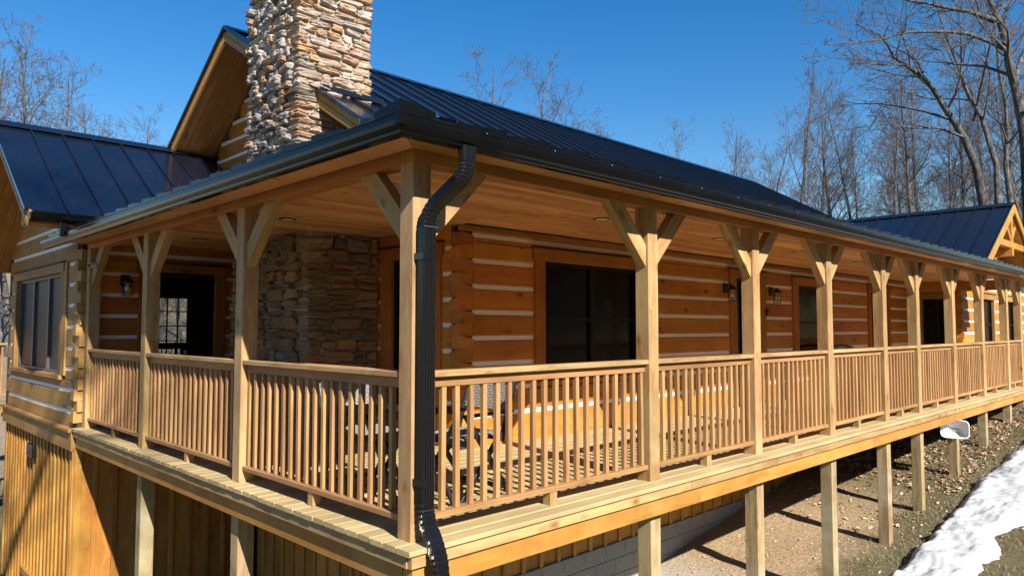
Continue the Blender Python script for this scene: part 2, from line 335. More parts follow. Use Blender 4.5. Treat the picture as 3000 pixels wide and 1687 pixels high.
def axis(a, b, fine0, fine1, fs, cs):
    t = [a]
    while t[-1] < b: t.append(t[-1] + (fs if fine0 <= t[-1] < fine1 else cs))
    return t
gx = axis(-90, 140, 2, 20, 0.16, 2.6); gy = axis(-90, 110, -3, 3.4, 0.16, 2.6)
gv = [(x, y, ground_z(x,y)) for y in gy for x in gx]; nx = len(gx)
gf = [(j*nx+i, j*nx+i+1, (j+1)*nx+i+1, (j+1)*nx+i) for j in range(len(gy)-1) for i in range(nx-1)]
go = raw('ground', gv, gf, GROUND, smooth=True); tag(go, 'sloping dirt and dead turf ground around the log house', None, kind='structure')

# ------------------------------------------------------------------ snow bank under the eave
def snow_mat():
    m, nt, b = newmat('old_snow'); L = nt.links
    g = N(nt,'NewGeometry'); n = N(nt,'TexNoise', Scale=3.2, Detail=4.0, Roughness=0.5); L.new(g.outputs['Position'], n.inputs['Vector'])
    r = ramp(nt, [(0.35,(0.40,0.425,0.46)),(0.62,(0.49,0.505,0.525))]); L.new(n.outputs[0], r.inputs[0])
    n2 = N(nt,'TexNoise', Scale=40, Detail=3.0); L.new(g.outputs['Position'], n2.inputs['Vector'])
    r2 = ramp(nt, [(0.70,(0,0,0)),(0.76,(1,1,1))]); L.new(n2.outputs[0], r2.inputs[0])
    f = N(nt,'Math', operation='MULTIPLY'); f.inputs[1].default_value = 0.35; L.new(r2.outputs[0], f.inputs[0])
    c = mix(nt, f.outputs[0], r.outputs[0], (0.36,0.31,0.25)); L.new(c, b.inputs['Base Color'])
    b.inputs['Roughness'].default_value = 0.6; b.inputs['Subsurface Weight'].default_value = 0.15; b.inputs['Subsurface Radius'].default_value = (0.05,0.06,0.08)
    bu = N(nt,'Bump', Strength=0.55, Distance=0.06); L.new(n.outputs[0], bu.inputs['Height']); L.new(bu.outputs[0], b.inputs['Normal'])
    return m
SNOW = snow_mat()
SL = [(5.0,-0.30),(7.08,-0.27),(8.07,-0.33),(9.05,-0.34),(9.96,-0.36),(11.1,-0.33),(12.4,-0.38),(13.9,-0.48),(18,-0.6),(26,-0.9)]
SR = [(5.0,-1.1),(7.6,-1.10),(7.95,-1.15),(8.05,-1.0),(8.38,-1.21),(8.71,-1.18),(9.05,-1.02),(9.4,-1.16),(9.65,-1.24),(11,-1.5),(13,-1.6),(18,-2.0),(26,-2.4)]
def interp(T, x):
    for (a,p),(b,q) in zip(T, T[1:]):
        if a <= x <= b: return p+(q-p)*(x-a)/(b-a)
    return T[-1][1]
sv, sf = [], []; NX, NY = 620, 40
for i in range(NX+1):
    x = 4.6+i*21.0/NX
    a = interp(SL,max(5,x)) + 0.05*noise.noise(Vector((x*2.3,1,0))) + 0.035*noise.noise(Vector((x*7,2,0)))
    c = interp(SR,max(5,x)) + 0.10*noise.noise(Vector((x*2.6,5,0))) + 0.05*noise.noise(Vector((x*8,7,0)))
    for j in range(NY+1):
        t = j/NY; y = a+(c-a)*t
        pr = (min(1, t/0.16)**0.55)*(min(1,(1-t)/0.16)**0.55)
        h = 0.17*pr*(1+0.55*noise.noise(Vector((x*1.7,y*2.2,9)))) + 0.04*pr*noise.noise(Vector((x*5,y*5,2))) + 0.02*pr*noise.noise(Vector((x*13,y*13,2))) - 0.035
        sv.append((x, y, ground_z(x,y)+h))
for i in range(NX):
    for j in range(NY):
        q = i*(NY+1)+j; sf.append((q, q+1, q+NY+2, q+NY+1))
so_ = raw('snow_bank', sv, sf, SNOW, smooth=True); tag(so_, 'long strip of old white snow along the porch edge', None, kind='structure')

# ------------------------------------------------------------------ log house
HOUSE = empty('log_house', (9.5,7,-2), 0, 'orange stained log house with white chinking, black metal roof and stone chimney', 'house')
P, CH = 0.2815, 0.05
def face_box(face, p, u0, u1, v0, v1, d0, d1):
    """box on a wall face: u along wall, v up, d outward"""
    if face == 'y': return (u0,u1,p-d1,p-d0,v0,v1)
    return (p-d1,p-d0,u0,u1,v0,v1)
def sub(seg, holes):
    out = [seg]
    for a,b in holes:
        nw = []
        for s,e in out:
            if b <= s or a >= e: nw.append((s,e)); continue
            if a > s: nw.append((s,a))
            if b < e: nw.append((b,e))
        out = nw
    return [q for q in out if q[1]-q[0] > 0.03]
def log_wall(face, p, u0, u1, z0, z1, phase, openings, mat, lim=None, joint=4.2, label=None):
    """phase: z of one chink top"""
    k0 = math.floor((z0-phase)/P)-1; core, logs = [], []
    k = k0; rnd = random.Random(int(p*100)+7)
    while phase+k*P-CH < z1:
        t = phase+k*P; bt = t-CH; lo, hi = t, t+P-CH
        a, b = (u0,u1) if lim is None else lim(min(hi,z1))
        lo_, hi_ = max(lo,z0), min(hi,z1)
        if z0 < 0 and lo < 0.15: lo_ = z0 if lo > -0.1 else 9
        if hi_-lo_ > 0.02 and b-a > 0.1:
            zs = sorted({lo_,hi_} | {z for o in openings for z in (o[2],o[3]) if lo_+0.015 < z < hi_-0.015})
            for za, zb in zip(zs, zs[1:]):
                hs = [(o[0],o[1]) for o in openings if o[2] < zb-0.005 and o[3] > za+0.005]
                for s,e in sub((a,b), hs):
                    cuts = [s]
                    while e-cuts[-1] > joint*1.25: cuts.append(cuts[-1]+joint*rnd.uniform(0.7,1.1))
                    cuts.append(e)
                    for c0,c1 in zip(cuts,cuts[1:]): logs.append((c0+0.0015,c1-0.0015,za,zb))
        a, b = (u0,u1) if lim is None else lim(min(t,z1))
        if t > z0+0.1 and bt < z1 and b-a > 0.1:
            hs = [(o[0],o[1]) for o in openings if o[2] < t-0.005 and o[3] > bt+0.005]
            for s,e in sub((a,b), hs): core.append((s,e,max(bt,z0)-0.01,min(t,z1)+0.01))
        k += 1
    wl = boxes('log_wall', [face_box(face,p,s,e,a,b,-0.14,-0.014) for s,e,a,b in core], CHINK, HOUSE)
    if label: wl['label'] = label
    for c0,c1,za,zb in logs:
        j = rnd.uniform(-0.003,0.003)
        q = face_box(face,p,c0,c1,za,zb,-0.16,0.0+j); bx('log', *q, mat, wl, ax=0 if face=='y' else 1, ch=0.012)
    return wl
def window(face, p, u0, u1, v0, v1, cols=2, meet=True, trim=0.18, tmat=None, sash=None, pane=None, depth=0.06, name='window', head=0.15, cap=True, sill=True, label=None, grid=None):
    """trim boards round an opening, recessed sash frame and panes"""
    tmat = tmat or TRIM; sash = sash or SASH; pane = pane or PANE
    L = []; fw = 0.045
    L += [(u0,u1,v0,v0+fw),(u0,u1,v1-fw,v1),(u0,u0+fw,v0+fw,v1-fw),(u1-fw,u1,v0+fw,v1-fw)]
    cw = (u1-u0)/cols
    for i in range(1,cols): L.append((u0+cw*i-0.04,u0+cw*i+0.04,v0+fw,v1-fw))
    vm = (v0+v1)/2+0.02
    M = [face_box(face,p,*q,-depth-0.05,-depth+0.02) for q in L]
    if meet:
        for i in range(cols): M.append(face_box(face,p,u0+cw*i+0.04,u0+cw*(i+1)-0.04,vm-0.025,vm+0.025,-depth-0.04,-depth+0.012))
    if grid:
        for i in range(cols):
            for g in range(1,grid[0]):
                uu = u0+cw*i+0.04+(cw-0.08)*g/grid[0]; M.append(face_box(face,p,uu-0.011,uu+0.011,v0+fw,v1-fw,-depth-0.03,-depth+0.004))
            for g in range(1,grid[1]):
                vv = v0+fw+(v1-v0-2*fw)*g/grid[1]; M.append(face_box(face,p,u0+cw*i+0.03,u0+cw*(i+1)-0.03,vv-0.011,vv+0.011,-depth-0.031,-depth+0.003))
    wn = boxes(name, M, sash, HOUSE)
    if label: wn['label'] = label
    for i in range(cols):
        a, b = u0+cw*i+(fw if i==0 else 0.04)-0.005, u0+cw*(i+1)-(fw if i==cols-1 else 0.04)+0.005
        boxes('pane', [face_box(face,p,a,b,v0+fw-0.005,v1-fw+0.005,-depth-0.022,-depth-0.016)], pane, wn)
    d0, d1 = -0.165, 0.022
    bx('trim', *face_box(face,p,u0-trim,u0-0.001,v0,v1,d0,d1), tmat, wn, ax=2)
    bx('trim', *face_box(face,p,u1+0.001,u1+trim,v0,v1,d0,d1), tmat, wn, ax=2)
    bx('trim', *face_box(face,p,u0-trim-0.03,u1+trim+0.03,v1+0.001,v1+head,d0,d1+0.012), tmat, wn, ax=0 if face=='y' else 1)
    if cap: bx('head_flashing', *face_box(face,p,u0-trim-0.05,u1+trim+0.05,v1+head+0.001,v1+head+0.014,-0.02,d1+0.035), SASH, wn, ax=0 if face=='y' else 1, ch=0.002)
    if sill: bx('sill', *face_box(face,p,u0-trim-0.02,u1+trim+0.02,v0-0.06,v0-0.001,d0,d1+0.03), tmat, wn, ax=0 if face=='y' else 1)
    return wn
XG, YF = 2.39, 2.35           # gable-end wall plane, long front wall plane
# main roof geometry
RY, RZ, SR_, SLf = 6.96, 5.74, 0.578, 0.652
def main_right(y): return RZ-SR_*(RY-y)
def main_left(y): return RZ-SLf*(y-RY)
# --- long front wall
W1 = (3.704, 5.60, 0.66, 2.085); D1 = (8.316, 9.124, 0.0, 2.11); W2 = (10.64, 11.9, 0.66, 2.08); W3 = (14.34, 15.37, 0.66, 2.09)
def op(q, t=0.18): return (q[0]-t, q[1]+t, q[2]-0.06 if q[2] > 0.1 else -1, q[3]+0.15)
log_wall('y', YF, XG+0.17, 17.1, -0.26, 3.05, 2.323, [op(W1), op(D1,0.215), op(W2,0.23), op(W3)], LOG, label='long orange log front wall with white chinking')
window('y', YF, *W1, cols=2, label='wide double dark window')
window('y', YF, *W2, cols=1, trim=0.23); window('y', YF, *W3, cols=1)
window('y', YF, D1[0], D1[1], 0.02, D1[3], cols=1, meet=False, trim=0.215, name='door', head=0.14, sill=False, grid=(3,5), label='dark glazed front door in orange trim')
# --- gable-end wall behind the left porch
GD = (2.86, 3.64, 0.0, 2.085)
log_wall('x', XG, YF+0.17, 7.12, -0.26, 2.44, 2.323-P/2, [op(GD)], LOG)
window('x', XG, GD[0], GD[1], 0.02, GD[3], cols=1, meet=False, name='door', sill=False, label='dark door beside the stone fireplace mass')
def gable_lim(z):
    a = RY-(RZ-0.16-z)/SR_; b = RY+(RZ-0.16-z)/SLf
    return (max(YF,a), min(11.4,b))
log_wall('x', XG, YF, 11.4, 2.44, 5.5, 2.323-P/2, [], LOG, lim=gable_lim)
# --- wing walls
WX, WY = -0.06, 7.12
WW = (8.03, 10.92, 0.64, 2.06)
WRY, WRZ, WS = 9.05, 4.26, 0.645
def wing_r(y): return WRZ-WS*(WRY-y)
def wing_l(y): return WRZ-WS*(y-WRY)
def wing_lim(z):
    if z < 2.5: return (WY+0.17, 11.5)
    return (max(WY+0.0, WRY-(WRZ-0.14-z)/WS), min(11.5, WRY+(WRZ-0.14-z)/WS+0.3))
log_wall('x', WX, WY, 11.5, -0.02, 4.1, 2.172, [(WW[0]-0.3,WW[1]+0.15,WW[2]-0.06,WW[3]+0.13)], LOGW, lim=wing_lim, label='sun-worn honey log wall of the side wing')
window('x', WX, *WW, cols=3, meet=False, trim=0.15, tmat=TRIMW, sash=SASHG, pane=SCREEN, head=0.13, label='tall three-panel screened window')
bx('trim', *face_box('x',WX,WW[0]-0.30,WW[0]-0.151,WW[2],WW[3]+0.13,-0.165,0.02), TRIMW, HOUSE, ax=2)
WD = (0.80, 1.70, 0.0, 2.06)
log_wall('y', WY, WX+0.17, XG, -0.26, 2.46, 2.313, [op(WD,0.15)], LOG)
log_wall('y', WY+0.002, XG, XG+0.3, -0.26, 2.4, 2.313, [], LOG)
dn = window('y', WY, WD[0], WD[1], 0.02, WD[3], cols=1, meet=False, trim=0.15, name='door', head=0.12, sill=False, pane=GLASS, label='glass patio door through which the woods show')
# dovetailed corners: alternating tails
def dovetail(cx, cy, z0, z1, ph, ma, mb, sx=1, sy=1, pr=0.02):
    root = boxes('corner_post', [(min(cx+sx*.02,cx+sx*.16),max(cx+sx*.02,cx+sx*.16),min(cy+sy*.02,cy+sy*.16),max(cy+sy*.02,cy+sy*.16),z0,z1)], DARKIN, HOUSE)
    z = ph-P*math.floor((ph-z0)/P); i = 0; h = P/2
    while z+h <= z1+0.02:
        s = 0.165; g = 0.006
        for kind in (0,1):
            za, zb = z+kind*h+g, z+(kind+1)*h-g
            if zb > z1+0.03: break
            sl = 0.030
            o = pr if kind == 0 else 0.0; q = 0.0 if kind == 0 else pr
            x0, y0 = cx-sx*o, cy-sy*q; x1, y1 = cx+sx*s, cy+sy*s
            # top face falls towards the tail's end, so each tail shows a slanted shoulder
            if kind == 0: zt = {(0,0):zb+sl*.3,(0,1):zb-sl*.9,(1,0):zb+sl*.3,(1,1):zb-sl*.9}
            else: zt = {(0,0):zb+sl*.3,(1,0):zb-sl*.9,(0,1):zb+sl*.3,(1,1):zb-sl*.9}
            v = []
            for a,X in ((0,x0),(1,x1)):
                for b,Y in ((0,y0),(1,y1)):
                    v.append((X,Y,za-(sl*.3 if (b if kind==0 else a)==0 else -sl*.0))); v.append((X,Y,zt[(a,b)]))
            c = Vector(((x0+x1)/2,(y0+y1)/2,(za+zb)/2))
            vv = [tuple(Vector(t)-c) for t in v]
            f = [(0,1,3,2),(4,6,7,5),(0,4,5,1),(2,3,7,6),(0,2,6,4),(1,5,7,3)]
            me = mesh_py('log_end', vv, f, ma if kind==0 else mb); bm = bmesh.new(); bm.from_mesh(me); bmesh.ops.recalc_face_normals(bm, faces=bm.faces); bm.to_mesh(me); bm.free()
            link('log_end', me, Matrix.Translation(c), root)
        z += P; i += 1
dovetail(XG, YF, 0.0, 2.36, 2.323, LOG, LOG)
dovetail(WX, WY, 0.0, 2.36, 2.313, LOGW, LOGW, pr=0.034)
# --- far cross-gable wing
FX, FY = 17.1, 1.25
FW1 = (19.0, 20.1, 0.66, 2.02); FW2 = (21.4, 22.6, 0.66, 2.02)
log_wall('x', FX, FY+0.17, YF, -0.26, 2.44, 2.172, [(1.36,2.2,-1,2.12)], LOG)
window('x', FX, 1.46, 2.10, 0.02, 1.99, cols=1, meet=False, trim=0.10, tmat=TRIMW, name='door', sill=False, grid=(2,4))
FRX, FRZ, FS = 19.55, 4.47, 0.56
def far_lim(z):
    if z < 2.4: return (FX+0.17, 24.0)
    return (max(FX, FRX-(FRZ-0.15-z)/FS), FRX+(FRZ-0.15-z)/FS)
log_wall('y', FY, FX, 24.0, -0.5, 4.2, 2.313, [op(FW1,0.12), op(FW2,0.12)], HONEY, lim=far_lim, label='sunlit log wall of the far gable wing')
window('y', FY, *FW1, cols=1, trim=0.12, tmat=TRIMW); window('y', FY, *FW2, cols=1, trim=0.12, tmat=TRIMW)
dovetail(FX, FY, 0.0, 2.36, 2.313, HONEY, LOG)
# --- back wall with a gridded window, floor and closed ends
bwn = (1.7, 2.95, 0.45, 1.90)
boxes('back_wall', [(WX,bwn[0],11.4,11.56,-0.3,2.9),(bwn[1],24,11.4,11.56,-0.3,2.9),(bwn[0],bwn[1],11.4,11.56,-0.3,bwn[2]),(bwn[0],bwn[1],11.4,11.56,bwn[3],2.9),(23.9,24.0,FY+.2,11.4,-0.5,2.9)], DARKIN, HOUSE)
gl = []
for i in range(7): u = bwn[0]+0.01+(bwn[1]-bwn[0]-0.02)*i/6; wv_ = 0.03 if i in (0,3,6) else 0.011; gl.append((u-wv_,u+wv_,11.44,11.48,bwn[2],bwn[3]))
for i in range(6): v_ = bwn[2]+(bwn[3]-bwn[2])*i/5; wv_ = 0.03 if i in (0,5) else 0.011; gl.append((bwn[0],bwn[1],11.445,11.475,v_-wv_,v_+wv_))
bw = boxes('window', gl, SASH, HOUSE); bw['label'] = 'gridded back window seen through the patio door'
boxes('pane', [(bwn[0]+.02,bwn[1]-.02,11.458,11.462,bwn[2]+.02,bwn[3]-.02)], GLASS, bw)
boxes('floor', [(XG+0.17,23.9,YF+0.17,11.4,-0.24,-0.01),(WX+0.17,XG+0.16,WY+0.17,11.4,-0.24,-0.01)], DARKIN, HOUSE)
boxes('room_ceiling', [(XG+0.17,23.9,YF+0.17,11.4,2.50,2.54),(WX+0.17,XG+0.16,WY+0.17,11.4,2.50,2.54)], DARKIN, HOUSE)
# --- lower storey: boarded siding over concrete block
low = boxes('lower_wall', [(XG+0.06,17.0,YF+0.07,YF+0.2,-4.0,-0.26),(XG+0.06,XG+0.2,YF+0.2,WY,-4.0,-0.26),(WX+0.07,XG+0.06,WY+0.06,WY+0.2,-4.0,-0.05),(WX+0.07,WX+0.2,WY+0.2,11.5,-4.0,-0.05)], DARKIN, HOUSE)
BB = -1.505
def siding(face, p, u0, u1, z0, z1, step, mat, batten=True):
    u = u0; i = 0
    while u < u1-0.02:
        e = min(u+step, u1)
        bx('siding_board', *face_box(face,p,u+0.002,e-0.002,z0,z1,-0.06,-0.028), mat, low, ax=2)
        if batten: bx('batten', *face_box(face,p,u-0.03,u+0.03,z0,z1,-0.027,0.0), mat, low, ax=2)
        u += step; i += 1
siding('y', YF, XG+0.06, 12.5, BB, -0.262, 0.30, SIDE)
siding('x', XG, YF+0.02, WY-0.02, -4.0, -0.262, 0.30, SIDE)
siding('y', WY, WX, XG, -4.0, -0.262, 0.245, HONEY)
siding('x', WX, WY+0.03, 11.5, -4.0, -0.30, 0.205, HONEY)
bx('corner_board', WX-0.012, WX+0.0, WY-0.012, WY+0.085, -4.0, -0.262, HONEY, low, ax=2)
bx('corner_board', WX+0.001, WX+0.085, WY-0.012, WY+0.0, -4.0, -0.262, HONEY, low, ax=2)
for j in range(-1, 8):
    z1_ = BB-0.004-j*0.2
    if z1_ > BB: continue
    x = XG+0.05+(0.2 if j%2 else 0)
    while x < 13:
        if ground_z(x, YF) < z1_+0.05: bx('concrete_block', x+0.004, x+0.396, YF-0.005, YF+0.06, z1_-0.196, z1_, BLOCK, low, ch=0.006)
        x += 0.4
# wing belt boards
bx('belt_board', WX-0.05, WX+0.02, WY-0.0, 11.5, -0.30, -0.06, LOGW, HOUSE, ax=1)
bx('belt_ledge', WX-0.085, WX+0.02, WY-0.0, 11.52, -0.058, -0.018, TRIMW, HOUSE, ax=1)
# vent on the siding
vt = boxes('vent', [(WX-0.05,WX-0.002,9.22,9.60,-0.65,-0.46)], BLACK, HOUSE)
for i in range(5): boxes('vent_louvre', [(WX-0.066,WX-0.052,9.25,9.57,-0.63+i*0.034,-0.612+i*0.034)], SASHG, vt)
# basement window at the foot of the wing wall
window('x', WX, 8.85, 9.75, -3.3, -2.46, cols=1, meet=False, trim=0.10, tmat=HONEY, sash=SASHG, pane=SCREEN, depth=-0.005, head=0.10, cap=False, sill=False)

# ------------------------------------------------------------------ roofs
def panel_mesh(w_, l0, l1, seam=0.036):
    """strip of standing-seam metal: local X up slope, Y across; the seam stands on the Y=0 edge"""
    prof = [(-0.009,0.0),(-0.009,seam),(0.009,seam),(0.009,0.0),(w_*0.333,0.0),(w_*0.34,0.0025),(w_*0.36,0.0025),(w_*0.367,0.0),(w_*0.64,0.0),(w_*0.647,0.0025),(w_*0.667,0.0025),(w_*0.674,0.0),(w_-0.009,0.0)]
    v, f = [], []; n = len(prof)
    for y,z in prof: v.append((0,y,z))
    for y,z in prof: v.append((l0+(l1-l0)*max(0,y)/w_, y, z))
    for i in range(n-1): f.append((i,i+1,n+i+1,n+i))
    # end hem
    for y,z in prof: v.append((-0.002,y,z-0.028))
    for i in range(n-1): f.append((2*n+i,2*n+i+1,i+1,i))
    f.append((0,3,2,1)); f.append((n,n+1,n+2,n+3))
    return mesh_py('roof_panel', v, f, ROOF)
_pm = {}
def panel(parent, org, up, across, w_, l0, l1, seam=0.036, name='roof_panel'):
    k = (round(w_,3), round(l0,3), round(l1,3), seam)
    if k not in _pm: _pm[k] = panel_mesh(w_, l0, l1, seam)
    x = Vector(up).normalized(); y = Vector(across).normalized(); z = x.cross(y)
    if z.z < 0: raise ValueError
    M = Matrix((x,y,z)).transposed().to_4x4(); M.translation = Vector(org)
    return link(name, _pm[k], M, parent, ROOF)
XR = 1.72; XE = 17.95
# main roof deck (solid), panels on both slopes
def slab(name, y0, z0, y1, z1, x0, x1, th, mat, parent):
    return extrude_poly(name, [(y0,z0-0.006),(y1,z1-0.006),(y1,z1-th),(y0,z0-th)], x0, x1, 0, mat, parent)
YB = YF+0.02
mr = slab('roof', YB, main_right(YB), RY, RZ, XR+0.02, XE, 0.14, SOFF, HOUSE); mr['label'] = 'black standing-seam main roof'
ml = slab('roof', RY+0.001, RZ, 11.9, main_left(11.9), XR+0.02, XE, 0.14, SOFF, HOUSE)
# chimney blocks the slope: panels run full length, the stack passes through them
x = XR; ln = math.hypot(RY-YB, RZ-main_right(YB)); i = 0
while x < XE-0.05:
    w_ = min(0.405, XE-x)
    panel(mr, (x+w_,YB,main_right(YB)), (0,1,SR_), (-1,0,0), w_, ln, ln); x += 0.405
x = XR; ln2 = math.hypot(11.9-RY, RZ-main_left(11.9))
while x < XE-0.05:
    w_ = min(0.405, XE-x); panel(ml, (x,11.9,main_left(11.9)), (0,-1,SLf), (1,0,0), w_, ln2, ln2); x += 0.405
# ridge cap
extrude_poly('ridge_cap', [(RY-0.16,RZ-0.16*SR_+0.042),(RY,RZ+0.046),(RY+0.16,RZ-0.16*SLf+0.042),(RY+0.16,RZ-0.16*SLf+0.036),(RY,RZ+0.038),(RY-0.16,RZ-0.16*SR_+0.036)], XR-0.02, XE+0.02, 0, ROOF, mr)
# rake boards and rake trim, gable soffit boards
def rake(x, y0, zf, y1, par, mat, out=-1):
    a, b = (x,y0,zf(y0)-0.105), (x,y1,zf(y1)-0.105)
    beam('rake_board', a, b, 0.035, 0.19, mat, par, (0,0,1))
    beam('rake_trim', (x-0.024,y0,zf(y0)-0.155), (x-0.024,y1,zf(y1)-0.155), 0.012, 0.075, mat, par, (0,0,1))
    beam('rake_flashing', (x-0.022,y0,zf(y0)+0.006), (x-0.022,y1,zf(y1)+0.006), 0.075, 0.045, ROOF, par, (0,0,1), ch=0.006)
HONEYR = HONEY
rake(XR, YB, main_right, RY, mr, HONEYR); rake(XR, RY, main_left, 9.4, ml, HONEYR)
for k in range(5):
    a = XR+0.03+k*0.128
    beam('soffit_board', (a+0.064,RY+0.02,main_left(RY+.02)-0.155), (a+0.064,11.3,main_left(11.3)-0.155), 0.125, 0.018, SOFF, ml)
    beam('soffit_board', (a+0.064,YB,main_right(YB)-0.155), (a+0.064,RY-0.02,main_right(RY-.02)-0.155), 0.125, 0.018, SOFF, mr)
# wing roof
WXE = XG-0.0; WE = 6.62; WXR = -0.74
wr = slab('roof', WE, wing_r(WE), WRY, WRZ, WXR+0.02, WXE+1.2, 0.13, SOFF, HOUSE); wr['label'] = 'blue-reflecting standing-seam roof of the side wing'
wl_ = slab('roof', WRY+0.001, WRZ, 11.95, wing_l(11.95), WXR+0.02, WXE+1.2, 0.13, SOFF, HOUSE)
x = WXR; ln = math.hypot(WRY-WE, WRZ-wing_r(WE)); ln2 = math.hypot(11.95-WRY, WRZ-wing_l(11.95))
while x < WXE+1.15:
    panel(wr, (x+0.403,WE,wing_r(WE)), (0,1,WS), (-1,0,0), 0.403, ln, ln)
    panel(wl_, (x,11.95,wing_l(11.95)), (0,-1,WS), (1,0,0), 0.403, ln2, ln2); x += 0.403
extrude_poly('ridge_cap', [(WRY-0.15,WRZ-0.15*WS+0.042),(WRY,WRZ+0.046),(WRY+0.15,WRZ-0.15*WS+0.042),(WRY+0.15,WRZ-0.15*WS+0.036),(WRY,WRZ+0.038),(WRY-0.15,WRZ-0.15*WS+0.036)], WXR-0.02, WXE+0.6, 0, ROOF, wr)
rake(WXR, WE, wing_r, WRY, wr, TRIMW); rake(WXR, WRY, wing_l, 11.9, wl_, TRIMW)
for k in range(5):
    a = WXR+0.03+k*0.132
    beam('soffit_board', (a+0.066,WE,wing_r(WE)-0.147), (a+0.066,WRY-0.02,wing_r(WRY-.02)-0.147), 0.128, 0.018, SOFF, wr)
    beam('soffit_board', (a+0.066,WRY+0.02,wing_l(WRY+.02)-0.147), (a+0.066,11.9,wing_l(11.9)-0.147), 0.128, 0.018, SOFF, wl_)
extrude_poly('boxed_eave_end', [(WE-0.005,wing_r(WE)-0.02),(WE+0.46,wing_r(WE+0.46)-0.03),(WE+0.46,wing_r(WE)-0.14),(WE-0.005,wing_r(WE)-0.14)], WXR+0.002, WXR+0.04, 0, TRIMW, wr)
bx('eave_soffit', WXR+0.04, 1.4, WE, WY-0.01, wing_r(WE)-0.137, wing_r(WE)-0.12, SOFF, wr)
bx('fascia', WXR+0.04, 1.2, WE-0.004, WE+0.025, wing_r(WE)-0.118, wing_r(WE)-0.012, GUT, wr)
# far cross gable roof
FYR = 0.60; FYB = 6.0; FXL = FRX-(FRZ-2.62)/FS; FXRr = FRX+(FRZ-2.62)/FS
fr = extrude_poly('roof', [(FXL,2.614),(FRX,FRZ-0.006),(FXRr,2.614),(FXRr,2.47),(FRX,FRZ-0.16),(FXL,2.47)], FYR+0.02, FYB, 1, SOFF, HOUSE); fr['label'] = 'black standing-seam roof of the far cross gable'
y = FYR; lf = math.hypot(FRX-FXL, FRZ-2.62)
while y < FYB-0.3:
    panel(fr, (FXL,y,2.62), (1,0,FS), (0,1,0), 0.405, lf, lf); panel(fr, (FXRr,y+0.405,2.62), (-1,0,FS), (0,-1,0), 0.405, lf, lf); y += 0.405
extrude_poly('ridge_cap', [(FRX-0.16,FRZ-0.16*FS+0.042),(FRX,FRZ+0.046),(FRX+0.16,FRZ-0.16*FS+0.042),(FRX+0.16,FRZ-0.16*FS+0.036),(FRX,FRZ+0.038),(FRX-0.16,FRZ-0.16*FS+0.036)], FYR-0.02, FYB, 1, ROOF, fr)
for s in (-1,1):
    beam('rake_board', (FRX,FYR,FRZ-0.11), (FRX+s*2.9,FYR,FRZ-0.11-2.9*FS), 0.04, 0.20, HONEY, fr)
# timber truss in the far gable
tz = FRZ-0.22
for s in (-1,1):
    beam('truss_rafter', (FRX+s*0.05,FYR+0.13,tz), (FRX+s*2.6,FYR+0.13,tz-2.55*FS), 0.13, 0.16, HONEY, fr)
    beam('truss_strut', (FRX+s*0.05,FYR+0.13,tz-0.72), (FRX+s*0.52,FYR+0.13,tz-0.32), 0.11, 0.11, HONEY, fr)
bx('king_post', FRX-0.075, FRX+0.075, FYR+0.05, FYR+0.21, tz-1.12, tz-0.05, HONEY, fr)
bx('truss_tie', FRX-1.45, FRX+1.45, FYR+0.06, FYR+0.20, tz-0.92, tz-0.76, HONEY, fr)
beam('ridge_beam', (FRX,FYR+0.21,tz-1.04), (FRX,FY,tz-1.04), 0.15, 0.18, HONEY, fr)

# ------------------------------------------------------------------ stone chimney
def rock_mesh(seed):
    rr = random.Random(seed); bm = bmesh.new(); bmesh.ops.create_cube(bm, size=2.0)
    bmesh.ops.subdivide_edges(bm, edges=bm.edges, cuts=5, use_grid_fill=True)
    o = Vector((rr.uniform(0,99),rr.uniform(0,99),rr.uniform(0,99)))
    ta, tb, tc_ = rr.uniform(-0.22,0.22), rr.uniform(-0.22,0.22), rr.uniform(-0.2,0.2)
    for v in bm.verts:
        p = v.co.copy(); e = 7.0
        n = (abs(p.x)**e+abs(p.y)**e+abs(p.z)**e)**(1/e); q = p/n
        k = noise.noise(p*0.8+o); k2 = noise.noise(p*1.9+o); k3 = noise.noise(p*4.3+o)
        q = q*(1+0.10*k+0.11*k2+0.07*k3)
        q.z *= 1+ta*p.x+0.12*noise.noise(Vector((p.x*1.3,0,0))+o*2); q.x *= 1+tb*p.z; q.y *= 1+tc_*p.x+0.16*noise.noise(Vector((p.x*1.2,p.z*1.2,3))+o)
        # split ledges: small steps in the stone's height
        q.y += 0.05*(1 if math.sin(6*p.z+o.x+1.5*k) > 0.2 else -1); q.x += 0.05*(1 if math.sin(6*p.z+o.y+1.5*k) > 0.2 else -1)
        v.co = q*0.5
    m = bpy.data.meshes.new('stone'); bm.to_mesh(m); bm.free(); m.materials.append(STONE); return m
ROCKS = [rock_mesh(100+i) for i in range(22)]
CX0, CYU, CYUL, CXU = 1.44, 4.22, 5.50, 2.46     # upper stack
CYL, CYLL = 3.92, 5.86                            # wider base inside the porch
chim = boxes('chimney', [(CX0+0.012,CXU-0.03,CYU+0.006,CYUL-0.03,2.9,7.3),(CX0+0.02,XG,CYL+0.018,CYLL-0.03,-0.0,3.0)], MORT, HOUSE)
chim['label'] = 'tall ledge stone chimney with tan and grey stones'
stones = []
